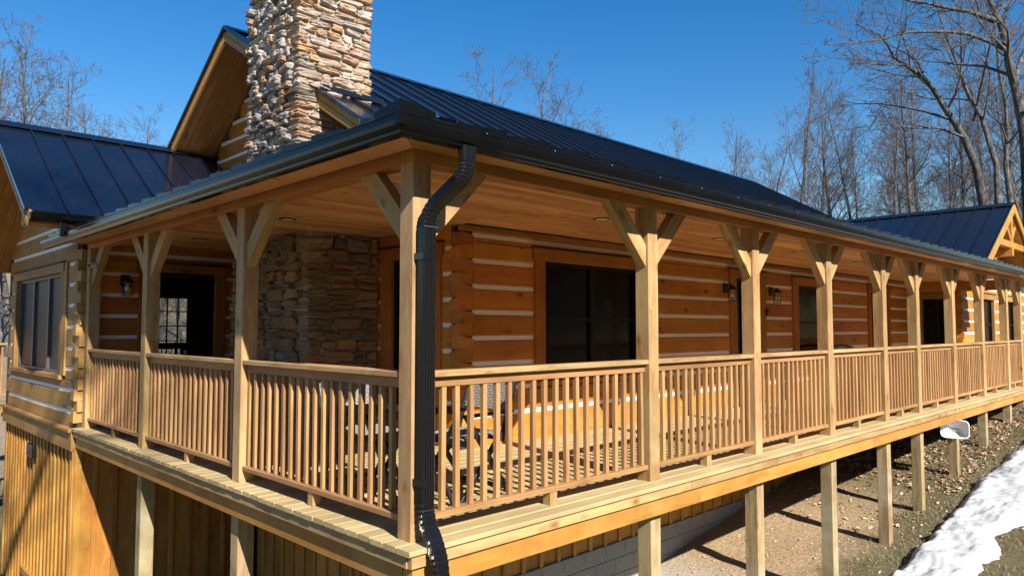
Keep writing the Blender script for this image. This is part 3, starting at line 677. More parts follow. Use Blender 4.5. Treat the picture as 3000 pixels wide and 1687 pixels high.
def add_rows(z0, z1, hmin, hmax, xf, yc, yl, xr, seed, wx=(0.10,0.26), wy=(0.16,0.42), gap=0.02, jag=1.0, base=0):
    r = random.Random(seed); z = z0
    while z < z1:
        h = r.uniform(hmin,hmax); g = gap
        # front (-Y) face, corner stone included
        x = xf-0.012-r.uniform(0,0.02); first = True; cd = r.uniform(0.13,0.34)
        while x < xr-0.05:
            w_ = r.uniform(*wy)
            if first: w_ = r.uniform(0.11,0.40)
            if xr-x-w_ < 0.10: w_ = xr-x
            dp = 0.12+r.uniform(-.02,.07); yy = yc+0.035
            if first: dp = cd; yy = yc-0.025+cd/2; first = False
            if r.random() < 0.30 and h > 0.105:
                k = r.uniform(0.38,0.62)
                stones.append((x+w_/2, yy, z+h*k*0.5, w_-g, dp, h*k-g*0.7, base)); stones.append((x+w_/2+r.uniform(-.02,.02), yy, z+h*(1+k)*0.5, w_-g, dp*r.uniform(.9,1.1), h*(1-k)-g*0.7, base))
            else:
                q = r.uniform(0.80,1.0)
                stones.append((x+w_/2, yy, z+h/2+r.uniform(-.012,.012), w_-g*r.uniform(0.5,1.6), dp, h*q-g*0.6, base))
            x += w_
        # left (-X) face
        y = yc-0.025+cd+g*0.5
        while y < yl-0.04:
            w_ = r.uniform(*wx)
            if yl-y-w_ < 0.09: w_ = yl-y
            hh = h*r.uniform(0.70,1.15)
            stones.append((xf+0.03+r.uniform(-.03,.03)*jag, y+w_/2, z+h/2+r.uniform(-.02,.02)*jag, 0.14+r.uniform(-.03,.07)*jag, w_-g*r.uniform(0,1.0), hh-g*0.6, 1 if (jag > 0.9 and r.random() < 0.72) else base))
            y += w_
        z += h
add_rows(3.25, 6.75, 0.07, 0.14, CX0, CYU, CYUL, CXU, 5, wx=(0.08,0.22), wy=(0.12,0.36))
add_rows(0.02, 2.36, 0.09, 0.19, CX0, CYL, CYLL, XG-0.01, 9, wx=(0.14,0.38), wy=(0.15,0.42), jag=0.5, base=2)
def tri_add(v, f, me, M):
    n = len(v); v += [tuple(M @ q.co) for q in me.vertices]; f += [tuple(n+i for i in p.vertices) for p in me.polygons]
stones.sort(key=lambda s: -((s[3]*s[5]) if s[3] > s[4] else (s[4]*s[5]*0.8)) * (1.35 if s[2] > 3 else 1.0))
rr = random.Random(3); small = (([],[]),([],[]),([],[]))
for i, s in enumerate(stones):
    M = Matrix.Translation(s[:3]) @ Matrix.Rotation(rr.uniform(-0.10,0.10),4,'X') @ Matrix.Rotation(rr.uniform(-0.07,0.07),4,'Y') @ Matrix.Rotation(rr.uniform(-0.14,0.14),4,'Z') @ Matrix.Diagonal((s[3]*rr.choice((-1,1)),s[4]*rr.choice((-1,1)),s[5],1))
    me = rr.choice(ROCKS)
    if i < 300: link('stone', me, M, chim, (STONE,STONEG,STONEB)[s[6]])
    else: tri_add(*(small[s[6]]), me, M)
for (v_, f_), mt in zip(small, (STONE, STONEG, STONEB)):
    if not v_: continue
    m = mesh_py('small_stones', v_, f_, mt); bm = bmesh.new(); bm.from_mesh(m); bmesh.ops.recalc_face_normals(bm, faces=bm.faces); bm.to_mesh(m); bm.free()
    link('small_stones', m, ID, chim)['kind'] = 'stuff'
# step flashing where the main roof meets the stack
beam('chimney_flashing', (XR-0.02,CYU-0.03,main_right(CYU)+0.035), (CXU+0.16,CYU-0.03,main_right(CYU)+0.035), 0.05, 0.07, ROOF, chim)

# ------------------------------------------------------------------ wraparound porch
PORCH = empty('wraparound_porch', (0,0,0), 0, 'pale pine wraparound porch with railing, knee braces and black gutter', 'porch')
XS = [0.0, 2.476, 4.330, 6.191, 8.068, 9.509, 11.422, 13.346, 15.322, 16.62]
YS = [2.38, 4.762, 6.95]
PW, PH = 0.14, 2.31
XEND = 17.0; EDX, EDY = -0.115, -0.145
def post(x, y):
    p = bx('post', x, x+PW, y, y+PW, 0.0, PH, PINE, PORCH, ax=2, ch=0.006)
    g = min(ground_z(x,y), ground_z(x+PW,y+PW))-0.15
    if not (x < 0.5 and y > 6): bx('support_post', x, x+PW, y, y+PW, g, -0.255, PLOW, PORCH, ax=2, ch=0.006)
def brace(x, y, dx, dy):
    """knee brace rising from the post face towards (dx,dy)"""
    c = Vector((x+PW/2, y+PW/2, 0)); d = Vector((dx,dy,0))
    a = c+d*(PW/2-0.015)+Vector((0,0,1.83)); b = c+d*(PW/2+0.50)+Vector((0,0,2.375))
    side = d.cross(Vector((0,0,1)))
    # profile: parallelogram cut plumb at the post and level at the beam
    t = 0.085/2; lo, hi = PW/2, PW/2+0.60
    pr = [(PW/2,1.805),(PW/2,1.995),(PW/2+0.31,PH),(PW/2+0.50,PH)]
    cen = Vector((PW/2+0.24,0,2.03))
    u = (Vector((0.21+0.0,0,0.345))).normalized()
    # build in local frame whose X runs along the brace so the grain follows it
    ang = math.atan2(PH-1.995, 0.31)
    v = []
    for s in (-t,t):
        for q,z in pr:
            e = Vector((q-cen.x, 0, z-cen.z)); ex = e.x*math.cos(ang)+e.z*math.sin(ang); ez = -e.x*math.sin(ang)+e.z*math.cos(ang)
            v.append((ex, s, ez))
    f = [(0,1,2,3),(7,6,5,4),(0,4,5,1),(1,5,6,2),(2,6,7,3),(3,7,4,0)]
    key = 'brace'
    if key not in _bc:
        m = mesh_py('brace', v, f, PINE); bm = bmesh.new(); bm.from_mesh(m); bmesh.ops.recalc_face_normals(bm, faces=bm.faces); bm.to_mesh(m); bm.free(); _bc[key] = m
    X = (d*math.cos(ang)+Vector((0,0,math.sin(ang)))).normalized(); Z = (Vector((0,0,math.cos(ang)))-d*math.sin(ang)).normalized(); Y = Z.cross(X)
    M = Matrix((X,Y,Z)).transposed().to_4x4(); M.translation = c+d*cen.x+Vector((0,0,cen.z))
    link('brace', _bc[key], M, PORCH)
for i, x in enumerate(XS):
    post(x, 0.0)
    if i: brace(x, 0.0, -1, 0)
    if i < len(XS)-1: brace(x, 0.0, 1, 0)
for i, y in enumerate(YS):
    post(0.0, y); brace(0.0, y, 0, -1)
    if i < 2: brace(0.0, y, 0, 1)
brace(0.0, 0.0, 0, 1)
# header beams
for a,b in zip([0.0,3.45,7.1,10.6,14.0],[3.45,7.1,10.6,14.0,XEND]): bx('beam', a+0.001, b-0.001, 0.0, PW, PH+0.001, PH+0.17, BEAMW, PORCH, ax=0)
for a,b in zip([PW+0.002,3.6],[3.6,7.1]): bx('beam', 0.0, PW, a, b-0.002, PH+0.001, PH+0.17, BEAMW, PORCH, ax=1)
bx('beam', XEND-0.14, XEND, PW+0.005, YF-0.02, 2.15, 2.39, BEAMW, PORCH, ax=1)
bx('trim_board', XG-0.05, 16.8, YF-0.03, YF-0.004, 2.335, 2.40, BEAMW, PORCH, ax=0)
# deck boards, all running along X
df = boxes('deck_frame', [(0.01,XEND+2,0.0,0.038,-0.255,-0.115),(0.01,XEND+2,1.15,1.19,-0.255,-0.036),(0.01,0.048,0.04,7.08,-0.255,-0.115)], PLOW, PORCH)
for i in range(18): boxes('joist', [(0.05,XG+0.05,0.12+i*0.4,0.158+i*0.4,-0.255,-0.04)] if 0.12+i*0.4 > YF else [(0.05,XEND+1.9,0.12+i*0.4,0.158+i*0.4,-0.255,-0.04)], PLOW, df)
y = EDY; rb = random.Random(4); k = 0
while y < 7.1:
    wd = 0.1385
    y1 = min(y+wd, 7.11); xe = XEND+2.5 if y1 < YF-0.02 else XG-0.012
    if y1 >= YF-0.02 and y1 < YF+0.12: xe = XEND+2.5 if y1 < YF else XG-0.012
    if y1 > CYL-0.05 and y < CYLL+0.05: xe = CX0-0.02
    x = EDX+rb.uniform(-0.003,0.003); cuts = [x]
    if xe > 5:
        first = 2.6 if k%2 else 4.85
        cuts += [first]
        while cuts[-1]+4.9 < xe: cuts.append(cuts[-1]+4.88)
    cuts.append(xe)
    for a,b in zip(cuts,cuts[1:]): bx('deck_board', a+0.002, b-0.002, y+0.0025, y1-0.0025, -0.034, rb.uniform(-0.002,0.001), DECK, df, ax=0, ch=0.006)
    y += wd; k += 1
# rim boards and skirt beams
for a,b in zip([EDX+0.03,2.9,6.7,10.9,15.0],[2.9,6.7,10.9,15.0,19.4]):
    bx('rim_board', a+0.001, b-0.001, EDY+0.022, EDY+0.06, -0.112, -0.036, PINE, PORCH, ax=0)
for a,b in zip([-0.06,3.10,7.3,11.5,15.6],[3.10,7.3,11.5,15.6,19.4]):
    bx('skirt_beam', a+0.001, b-0.001, EDY+0.05, -0.006, -0.255, -0.114, HONEY, PORCH, ax=0)
for a,b in zip([EDY+0.062,3.7],[3.7,7.10]):
    bx('rim_board', EDX+0.02, EDX+0.058, a+0.001, b-0.001, -0.112, -0.036, PINE, PORCH, ax=1)
for a,b in zip([0.0,4.1],[4.1,7.10]):
    bx('skirt_beam', -0.062, -0.004, a+0.001, b-0.001, -0.255, -0.114, BEAMW if False else HONEY, PORCH, ax=1)
# railings
def railing(p0, p1):
    p0, p1 = Vector(p0), Vector(p1); d = (p1-p0).normalized(); L = (p1-p0).length
    Z = Vector((0,0,1))
    def seg(name, zc, hh, ww, mat, par, s0=0.0, s1=0.0): return beam(name, p0+d*s0+Z*zc, p1-d*s1+Z*zc, ww, hh, mat, par, (0,0,1), ch=0.005)
    r = seg('railing', 0.9425, 0.065, 0.04, BALU, PORCH, 0.001, 0.001)
    seg('handrail', 0.9955, 0.039, 0.125, PINE, r, 0.001, 0.001)
    seg('bottom_rail', 0.115, 0.04, 0.09, BALU, r, 0.001, 0.001)
    n = max(2, round((L-0.02)/0.1165)); rb = random.Random(int(p0.x*100+p0.y*10))
    for i in range(n):
        t = 0.032+(L-0.064)*i/(n-1); q = p0+d*t
        wob = d.cross(Z)*rb.uniform(-0.004,0.004)+d*rb.uniform(-0.004,0.004)
        beam('baluster', q+Z*0.136, q+wob+Z*0.909, 0.037, 0.037, BALU, r, tuple(d), ch=0.003)
    k = max(1, round(L/2.3))
    for i in range(k):
        q = p0+d*(L*(i+0.5)/k); beam('foot_block', q+Z*0.001, q+Z*0.094, 0.075, 0.075, PINE, r, tuple(d), ch=0.003)
for a,b in zip(XS, XS[1:]): railing((a+PW,0.07,0), (b,0.07,0))
railing((XS[-1]+PW,0.07,0), (19.3,0.07,0))
railing((0.07,PW,0), (0.07,YS[0],0))
for a,b in zip(YS, YS[1:]): railing((0.07,a+PW,0), (0.07,b,0))
# porch ceiling boards
cl = boxes('ceiling', [(0.15,XEND-0.15,0.15,YF-0.01,2.412,2.43),(0.15,XG-0.01,YF-0.005,WY-0.01,2.412,2.43)], DARKIN, PORCH)
y = PW+0.004; rb = random.Random(8); k = 0
while y < WY-0.02:
    y1 = min(y+0.13, WY-0.012); xe = XEND-0.15 if y1 < YF-0.005 else XG-0.012
    if y1 > CYL-0.04 and y < CYLL+0.04: pass
    cuts = [PW+0.004]
    if xe > 5:
        cuts.append(rb.uniform(1.8,4.2))
        while cuts[-1]+5 < xe: cuts.append(cuts[-1]+rb.uniform(3.2,4.8))
    cuts.append(xe)
    for a,b in zip(cuts,cuts[1:]): bx('ceiling_board', a+0.0015, b-0.0015, y+0.003, y1-0.003, 2.396, 2.411, CEIL, cl, ax=0, ch=0.005)
    y += 0.13
# eave soffits (mitred at the corner)
OV = 0.31
def quad_slab(name, pts, z0, z1, mat, parent): return extrude_poly(name, pts, z0, z1, 2, mat, parent)
for a,b in zip([0.0,2.5,6.4,10.2,13.9],[2.5,6.4,10.2,13.9,XEND]):
    if a == 0.0: quad_slab('soffit', [(-OV,-OV),(b-0.001,-OV),(b-0.001,-0.022),(-0.02,-0.022)], 2.383, 2.398, SOFF, PORCH)
    else: bx('soffit', a+0.001, b-0.001, -OV, -0.022, 2.383, 2.398, CEIL, PORCH, ax=0, ch=0.002)
for a,b in zip([0.0,3.7],[3.7,7.55]):
    if a == 0.0: quad_slab('soffit', [(-OV,-OV+0.001),(-0.022,-0.02),(-0.022,b-0.001),(-OV,b-0.001)], 2.383, 2.398, CEIL, PORCH)
    else: bx('soffit', -OV, -0.022, a+0.001, min(b,7.10), 2.383, 2.398, CEIL, PORCH, ax=1, ch=0.002)
boxes('soffit_backing', [(-0.29,XEND,-0.29,-0.002,2.402,2.415),(-0.29,-0.002,0.0,7.1,2.402,2.415)], DARKIN, PORCH)
# porch roof: low-slope panels, hip at the corner
ES = 0.25; EZ = 2.475; EE = -0.355
def porch_z(d): return EZ+ES*(d-EE)
prf = raw('roof', [(EE,EE,EZ-0.012),(XEND+0.1,EE,EZ-0.012),(XEND+0.1,YF+0.03,porch_z(YF+.03)-0.012),(YF+0.03,YF+0.03,porch_z(YF+.03)-0.012),
    (EE,7.6,EZ-0.012),(XG,7.6,porch_z(XG)-0.012),(XG,YF+0.03,porch_z(XG)-0.012)], [(0,1,2,3),(0,3,6,5,4)], ROOF, PORCH)
sl_ = math.sqrt(1+ES*ES); x = EE
while x < XEND:
    lim_ = lambda q: max(0.02,(min(q,YF+0.02)-EE)*sl_)
    panel(prf, (x+0.403,EE,EZ), (0,1,ES), (-1,0,0), 0.403, lim_(x+0.403), lim_(x)); x += 0.403
y = EE
while y < 7.2:
    lim_ = lambda q: max(0.02,(min(q,XG-0.01)-EE)*sl_)
    panel(prf, (EE,y,EZ), (1,0,ES), (0,1,0), 0.403, lim_(y), lim_(y+0.403)); y += 0.403
# lifted hems at the panel ends, a small saw-tooth along the eave
def hem_mesh():
    v = [(0,0,-0.02),(0.39,0,-0.02),(0.39,0,0.010),(0,0,0.036),(0,0.03,0.036),(0.39,0.03,0.010),(0,0.03,-0.02),(0.39,0.03,-0.02)]
    f = [(0,1,2,3),(3,2,5,4),(0,3,4,6),(1,7,5,2),(6,4,5,7),(0,6,7,1)]
    m = mesh_py('panel_hem', v, f, GUT); bm = bmesh.new(); bm.from_mesh(m); bmesh.ops.recalc_face_normals(bm, faces=bm.faces); bm.to_mesh(m); bm.free(); return m
HM = hem_mesh(); x = EE+0.40
while x < XEND-0.2:
    M = Matrix.Translation((x+0.403,EE-0.012,EZ)) @ Matrix.Rotation(math.pi,4,'Z') @ Matrix.Translation((0,-0.03,0)); link('panel_hem', HM, M, prf); x += 0.403
y = EE+0.55
while y < 7.2:
    M = Matrix.Translation((EE-0.012,y+0.403,EZ)) @ Matrix.Rotation(-math.pi/2,4,'Z'); link('panel_hem', HM, M, prf); y += 0.403
# hip cap
hc = []
for d in (EE-0.02, YF):
    z = porch_z(d)
    hc += [(d-0.0+0.25,d,z+0.035),(d,d,z+0.065),(d,d+0.25,z+0.035),(d+0.25,d,z-0.03),(d,d+0.25,z-0.03),(d,d,z-0.03)]
raw('hip_cap', hc, [(0,1,7,6),(1,2,8,7),(0,6,9,3),(2,4,10,8),(1,0,3,5),(2,1,5,4)], GUT, prf)
# gutter: K-profile swept along both eaves with a mitred corner
GP = [(0.305,2.452),(0.305,2.342),(0.352,2.342),(0.362,2.350),(0.364,2.366),(0.376,2.376),(0.386,2.392),(0.389,2.415),(0.389,2.446),(0.395,2.452),(0.389,2.458),(0.380,2.452),(0.380,2.446),(0.378,2.40),(0.352,2.37),(0.315,2.355),(0.315,2.452)]
gv_, gf_ = [], []; n = len(GP); GYE = 7.80
for o_,z in GP: gv_.append((-o_, GYE, z))
for o_,z in GP: gv_.append((-o_, -o_, z))
for o_,z in GP: gv_.append((XEND+0.1, -o_, z))
for s in range(2):
    for i in range(n): gf_.append((s*n+i, s*n+(i+1)%n, (s+1)*n+(i+1)%n, (s+1)*n+i))
gf_ += [tuple(range(n)), tuple(range(3*n-1,2*n-1,-1))]
gm = mesh_py('gutter', gv_, gf_, GUT); bm = bmesh.new(); bm.from_mesh(gm); bmesh.ops.recalc_face_normals(bm, faces=bm.faces); bm.to_mesh(gm); bm.free()
gut = link('gutter', gm, ID, PORCH); gut['label'] = 'long black gutter along both eaves'
bx('corner_strip', -0.394, -0.350, -0.3935, -0.3895, 2.39, 2.45, GUT, gut, ax=2, ch=0.001)
bx('corner_strip', -0.3935, -0.3895, -0.389, -0.350, 2.39, 2.45, GUT, gut, ax=2, ch=0.001)
for i in range(26):
    xx = 0.25+i*0.61
    if xx < XEND: boxes('hanger_screw', [(xx-0.002,xx+0.002,-0.3965,-0.394,2.450,2.454)], plain('bright_screw',(0.75,0.75,0.72),0.3) if 'bright_screw' not in bpy.data.materials else bpy.data.materials['bright_screw'], gut)
# fascia behind gutter
bx('fascia', -0.30, XEND+0.05, -0.304, -0.285, 2.352, 2.46, GUT, PORCH, ax=0); bx('fascia', -0.304, -0.285, -0.28, 7.5, 2.352, 2.46, GUT, PORCH, ax=1)
# downspout: ribbed rectangular pipe with crimped elbows
def ribbed_profile(a, b, nr=4, depth=0.008):
    pts = []
    def side(p, q, nrm):
        L_ = []
        for i in range(nr*4+1):
            t = i/(nr*4); off = -depth if (i%4 == 2 and 0.12 < t < 0.88) else 0.0
            L_.append((p[0]+(q[0]-p[0])*t+nrm[0]*off, p[1]+(q[1]-p[1])*t+nrm[1]*off))
        return L_
    c = 0.012
    pts += side((-a+c,-b),(a-c,-b),(0,-1)); pts += side((a,-b+c),(a,b-c),(1,0)); pts += side((a-c,b),(-a+c,b),(0,1)); pts += side((-a,b-c),(-a,-b+c),(-1,0))
    return pts
def downspout(path, name, parent, a=0.050, b=0.037):
    prof = ribbed_profile(a, b); n = len(prof); v, f = [], []
    rings = []
    P_ = [Vector(p) for p in path]
    dense = [P_[0]]; crimp = [0]
    for i in range(1, len(P_)-1):
        A, B, C = P_[i-1], P_[i], P_[i+1]; r = min(0.11, (A-B).length*0.45, (C-B).length*0.45)
        s = B+(A-B).normalized()*r; e = B+(C-B).normalized()*r; m_ = 13
        for k in range(m_+1):
            t = k/m_; dense.append(s*(1-t)**2+B*2*t*(1-t)+e*t*t); crimp.append(1 if (k%2 and 0 < k < m_) else 0)
    dense.append(P_[-1]); crimp.append(0)
    for i, p in enumerate(dense):
        t = (dense[min(i+1,len(dense)-1)]-dense[max(i-1,0)]).normalized()
        u_ = Vector((1,0,0)); u_ = (u_-t*u_.dot(t)).normalized(); w2 = t.cross(u_)
        sc_ = 0.93 if crimp[i] else 1.0
        for q in prof: v.append(tuple(p+u_*q[0]*sc_+w2*q[1]*sc_))
    for i in range(len(dense)-1):
        for k in range(n): f.append((i*n+k, i*n+(k+1)%n, (i+1)*n+(k+1)%n, (i+1)*n+k))
    m = mesh_py(name, v, f, DSP); bm = bmesh.new(); bm.from_mesh(m); bmesh.ops.recalc_face_normals(bm, faces=bm.faces); bm.to_mesh(m); bm.free()
    return link(name, m, ID, parent)
ds = downspout([(0.135,-0.345,2.36),(0.135,-0.345,2.20),(0.062,-0.058,1.99),(0.062,-0.058,0.145),(0.055,-0.215,-0.055),(0.055,-0.215,-3.3)], 'downspout', PORCH)
ds['label'] = 'black ribbed downspout with crimped elbows at the corner post'
for z_ in (1.72, 0.36): boxes('pipe_strap', [(0.007,0.0115,-0.098,-0.001,z_-0.02,z_+0.02),(0.007,0.035,-0.0985,-0.0955,z_-0.02,z_+0.02)], DSP, ds)
for z_ in (1.90, 0.20): boxes('pipe_joint', [(0.010,0.114,-0.0975,-0.0955,z_-0.0015,z_+0.0015)], SASHG, ds)
# short gutter and downspout of the wing eave
gz0 = wing_r(WE)-0.035
GP2 = [(WE-0.004,gz0),(WE-0.004,gz0-0.095),(WE-0.05,gz0-0.095),(WE-0.062,gz0-0.085),(WE-0.086,gz0-0.06),(WE-0.09,gz0-0.005),(WE-0.096,gz0),(WE-0.09,gz0+0.006),(WE-0.08,gz0)]
bx('drip_edge', WXR, 1.2, WE-0.014, WE-0.005, wing_r(WE)-0.10, wing_r(WE)-0.004, GUT, wr, ax=0, ch=0.001)
g2 = extrude_poly('wing_gutter', GP2, WXR-0.01, 0.42, 0, GUT, HOUSE); g2['label'] = 'short black gutter on the wing eave'
downspout([(-0.40,WE-0.04,gz0-0.09),(-0.40,WE-0.04,2.40)], 'downspout', HOUSE, 0.04, 0.03)

# ------------------------------------------------------------------ fittings
def lantern(loc, face, label, group=None):
    rz = 0 if face == 'y' else -math.pi/2
    t = empty('wall_lantern', loc, rz, label, 'lamp', group); M0 = WM[t.name]
    def pb(name, L, mat): 
        m = boxes_mesh(name, L, mat); return link(name, m, M0, t)
    pb('back_plate', [(-0.055,0.055,-0.022,0.0,-0.05,0.10)], BLACK)
    pb('arm', [(-0.012,0.012,-0.135,-0.022,0.058,0.078),(-0.012,0.012,-0.135,-0.115,0.05,0.078)], BLACK)
    v, f = [], []; c = (0,-0.125)
    def ring(r, z): 
        b = len(v)
        for k in range(20): q = 2*math.pi*k/20; v.append((c[0]+r*math.cos(q), c[1]+r*math.sin(q), z))
        return b
    def lathe(pr):
        v.clear(); f.clear(); bs = [ring(r,z) for r,z in pr]
        for a,b in zip(bs,bs[1:]):
            for k in range(20): f.append((a+k,a+(k+1)%20,b+(k+1)%20,b+k))
    lathe([(0.001,0.062),(0.02,0.060),(0.05,0.040),(0.072,0.014),(0.088,0.004),(0.088,0.0),(0.001,0.0)]); link('lamp_cap', mesh_py('lamp_cap', list(v), list(f), BLACK), M0, t)
    lathe([(0.055,-0.002),(0.055,-0.175)]); link('lamp_glass', mesh_py('lamp_glass', list(v), list(f), GLASS, True), M0, t)
    lathe([(0.001,-0.015),(0.014,-0.02),(0.016,-0.045),(0.03,-0.075),(0.031,-0.095),(0.018,-0.118),(0.001,-0.124)]); link('bulb', mesh_py('bulb', list(v), list(f), WHITE, True), M0, t)
    v.clear(); f.clear()
    for k in range(6):
        q = 2*math.pi*(k+0.5)/6; tube(v, f, [(c[0]+0.066*math.cos(q),c[1]+0.066*math.sin(q),0.0),(c[0]+0.066*math.cos(q),c[1]+0.066*math.sin(q),-0.185)], 0.0035, 5)
    for z in (-0.055,-0.183):
        tube(v, f, [(c[0]+0.066*math.cos(2*math.pi*k/24),c[1]+0.066*math.sin(2*math.pi*k/24),z) for k in range(25)], 0.0038, 5, False)
    link('cage', mesh_py('cage', list(v), list(f), BLACK), M0, t)
lantern((7.96,YF-0.003,1.90), 'y', 'black caged wall lantern on the double-window side of the front door')
lantern((9.53,YF-0.003,1.90), 'y', 'black caged wall lantern above the doorbell, beside the single window')
lantern((0.47,WY-0.003,1.90), 'y', 'black caged wall lantern near the patio door of the wing')
lantern((18.3,FY-0.003,1.86), 'y', 'black caged wall lantern on the far sunlit gable wing')
db = empty('video_doorbell', (9.325,YF-0.02,1.555), 0, 'small black doorbell box on the trim under a lantern', 'doorbell')
bx('housing', 9.29, 9.36, YF-0.055, YF-0.023, 1.495, 1.615, BLACK, db, ax=2, ch=0.01); boxes('name_plate', [(9.30,9.35,YF-0.0575,YF-0.0555,1.50,1.506)], WHITE, db)
def can_light(x, y, label):
    t = empty('ceiling_light', (x,y,2.395), 0, label, 'light', 'recessed lights along the porch ceiling'); v, f = [], []
    for r,z in ((0.088,2.3975),(0.088,2.390),(0.068,2.386),(0.066,2.392)):
        for k in range(24): q = 2*math.pi*k/24; v.append((x+r*math.cos(q), y+r*math.sin(q), z))
    for s in range(3):
        for k in range(24): f.append((s*24+k, s*24+(k+1)%24, (s+1)*24+(k+1)%24, (s+1)*24+k))
    raw('trim_ring', v, f, BLACK, t)
    raw('lens', [(x+0.068*math.cos(2*math.pi*k/24), y+0.068*math.sin(2*math.pi*k/24), 2.389) for k in range(24)], [tuple(range(23,-1,-1))], WHITE, t)
for x, lb in ((3.14,'round recessed porch ceiling light near the log corner, before the double window'),(5.47,'round recessed porch ceiling light past the double window'),(7.74,'round recessed porch ceiling light just before the front door'),(10.05,'round recessed porch ceiling light between front door and single window'),(12.4,'round recessed porch ceiling light above the dark bench'),(14.7,'round recessed porch ceiling light nearest the far gable wing')): can_light(x, 1.03, lb)
can_light(0.86, 3.29, 'round recessed light in ceiling beside the stone chimney base'); can_light(0.88, 5.63, 'round recessed light in ceiling near the wing wall')
def camera_unit(base, aim, label):
    t = empty('security_camera', base, 0, label, 'camera'); d = (Vector(aim)-Vector(base)).normalized(); b = Vector(base); v, f = [], []
    c = b+d*0.05
    tube(v, f, [c-d*0.05, c-d*0.045, c+d*0.048, c+d*0.055], [0.024,0.033,0.034,0.031], 20); raw('housing', v, f, WHITE, t)
    v, f = [], []; tube(v, f, [c+d*0.0545, c+d*0.058], [0.028,0.027], 20); raw('lens', v, f, LENS, t)
    v, f = [], []; tube(v, f, [b-d*0.045, b+d*0.002], [0.012,0.012], 10); raw('mount', v, f, WHITE, t)
camera_unit((0.03,6.80,2.09), (-1.4,5.9,1.85), 'white round security camera on the brace beside the wing')
camera_unit((0.19,0.36,2.20), (-0.5,1.3,2.62), 'white round security camera behind the corner post')
# dish / tray on the support post
t = empty('white_dish', (11.1,-0.03,-0.45), 0, 'white rounded rectangular dish strapped to a porch support post', 'dish')
def dish():
    v, f = [], []; NS = 40
    def rr_(a, b, c, y, sk=0):
        L_ = []
        for k in range(NS):
            q = 2*math.pi*k/NS; cx, cz = math.cos(q), math.sin(q); e = 0.42
            X = a*(abs(cx)**e)*(1 if cx >= 0 else -1); Z = b*(abs(cz)**e)*(1 if cz >= 0 else -1)
            L_.append((X, y, Z))
        return L_
    rings = [rr_(0.205,0.150,0,-0.15), rr_(0.197,0.142,0,-0.148), rr_(0.17,0.115,0,-0.07), rr_(0.06,0.03,0,-0.03), rr_(0.065,0.035,0,-0.015), rr_(0.18,0.125,0,-0.06), rr_(0.212,0.157,0,-0.147)]
    for L_ in rings: v += L_
    for s in range(len(rings)):
        a, b = s*NS, ((s+1)%len(rings))*NS
        for k in range(NS): f.append((a+k, a+(k+1)%NS, b+(k+1)%NS, b+k))
    f.append(tuple(3*NS+k for k in range(NS)))
    m = mesh_py('shell', v, f, WHITE, True); bm = bmesh.new(); bm.from_mesh(m); bmesh.ops.recalc_face_normals(bm, faces=bm.faces); bm.to_mesh(m); bm.free(); return m
link('shell', dish(), Matrix.Translation((11.34,0.0,-0.435)) @ Matrix.Rotation(R(-80),4,'Z') @ Matrix.Rotation(R(-12),4,'X'), t)
v, f = [], []; tube(v, f, [(11.40,0.02,-0.48),(11.40,0.02,-0.60),(11.40,0.05,-0.64),(11.40,0.08,-0.62),(11.41,0.09,-0.54)], 0.008, 6); raw('cable', v, f, BLACK, t)
boxes('bracket', [(11.33,11.42,0.03,0.11,-0.47,-0.39)], SASHG, t)

# ------------------------------------------------------------------ porch furniture
def strap_grid(w_, h_, nw, nh, th=0.004, r1=0.62):
    """woven panel: vertical and horizontal straps that pass over and under each other, local X,Z"""
    v, f = [], []
    def strap(pts, half, ax):
        b0 = len(v)
        for p in pts:
            for s in (-1,1):
                for t_ in (-1,1): v.append((p[0]+(half*s if ax == 'z' else 0), p[1]+th/2*t_, p[2]+(half*s if ax == 'x' else 0)))
        for i in range(len(pts)-1):
            a = b0+i*4; b = a+4
            f.extend([(a,a+2,b+2,b),(a+1,b+1,b+3,a+3),(a,b,b+1,a+1),(a+2,a+3,b+3,b+2)])
    pw, ph = w_/nw, h_/nh
    for i in range(nw): strap([(-w_/2+pw*(i+.5), (0.0035 if (i+j)%2 else -0.0035), h_*j/nh) for j in range(nh+1)], pw*r1/2, 'z')
    for j in range(nh): strap([(-w_/2+w_*i/nw, (-0.0035 if (i+j)%2 else 0.0035), ph*(j+.5)) for i in range(nw+1)], ph*r1/2, 'x')
    return mesh_py('woven_panel', v, f, FABR)
BACK = strap_grid(0.50, 0.25, 22, 11); SEAT = strap_grid(0.47, 0.42, 20, 18, r1=0.92)
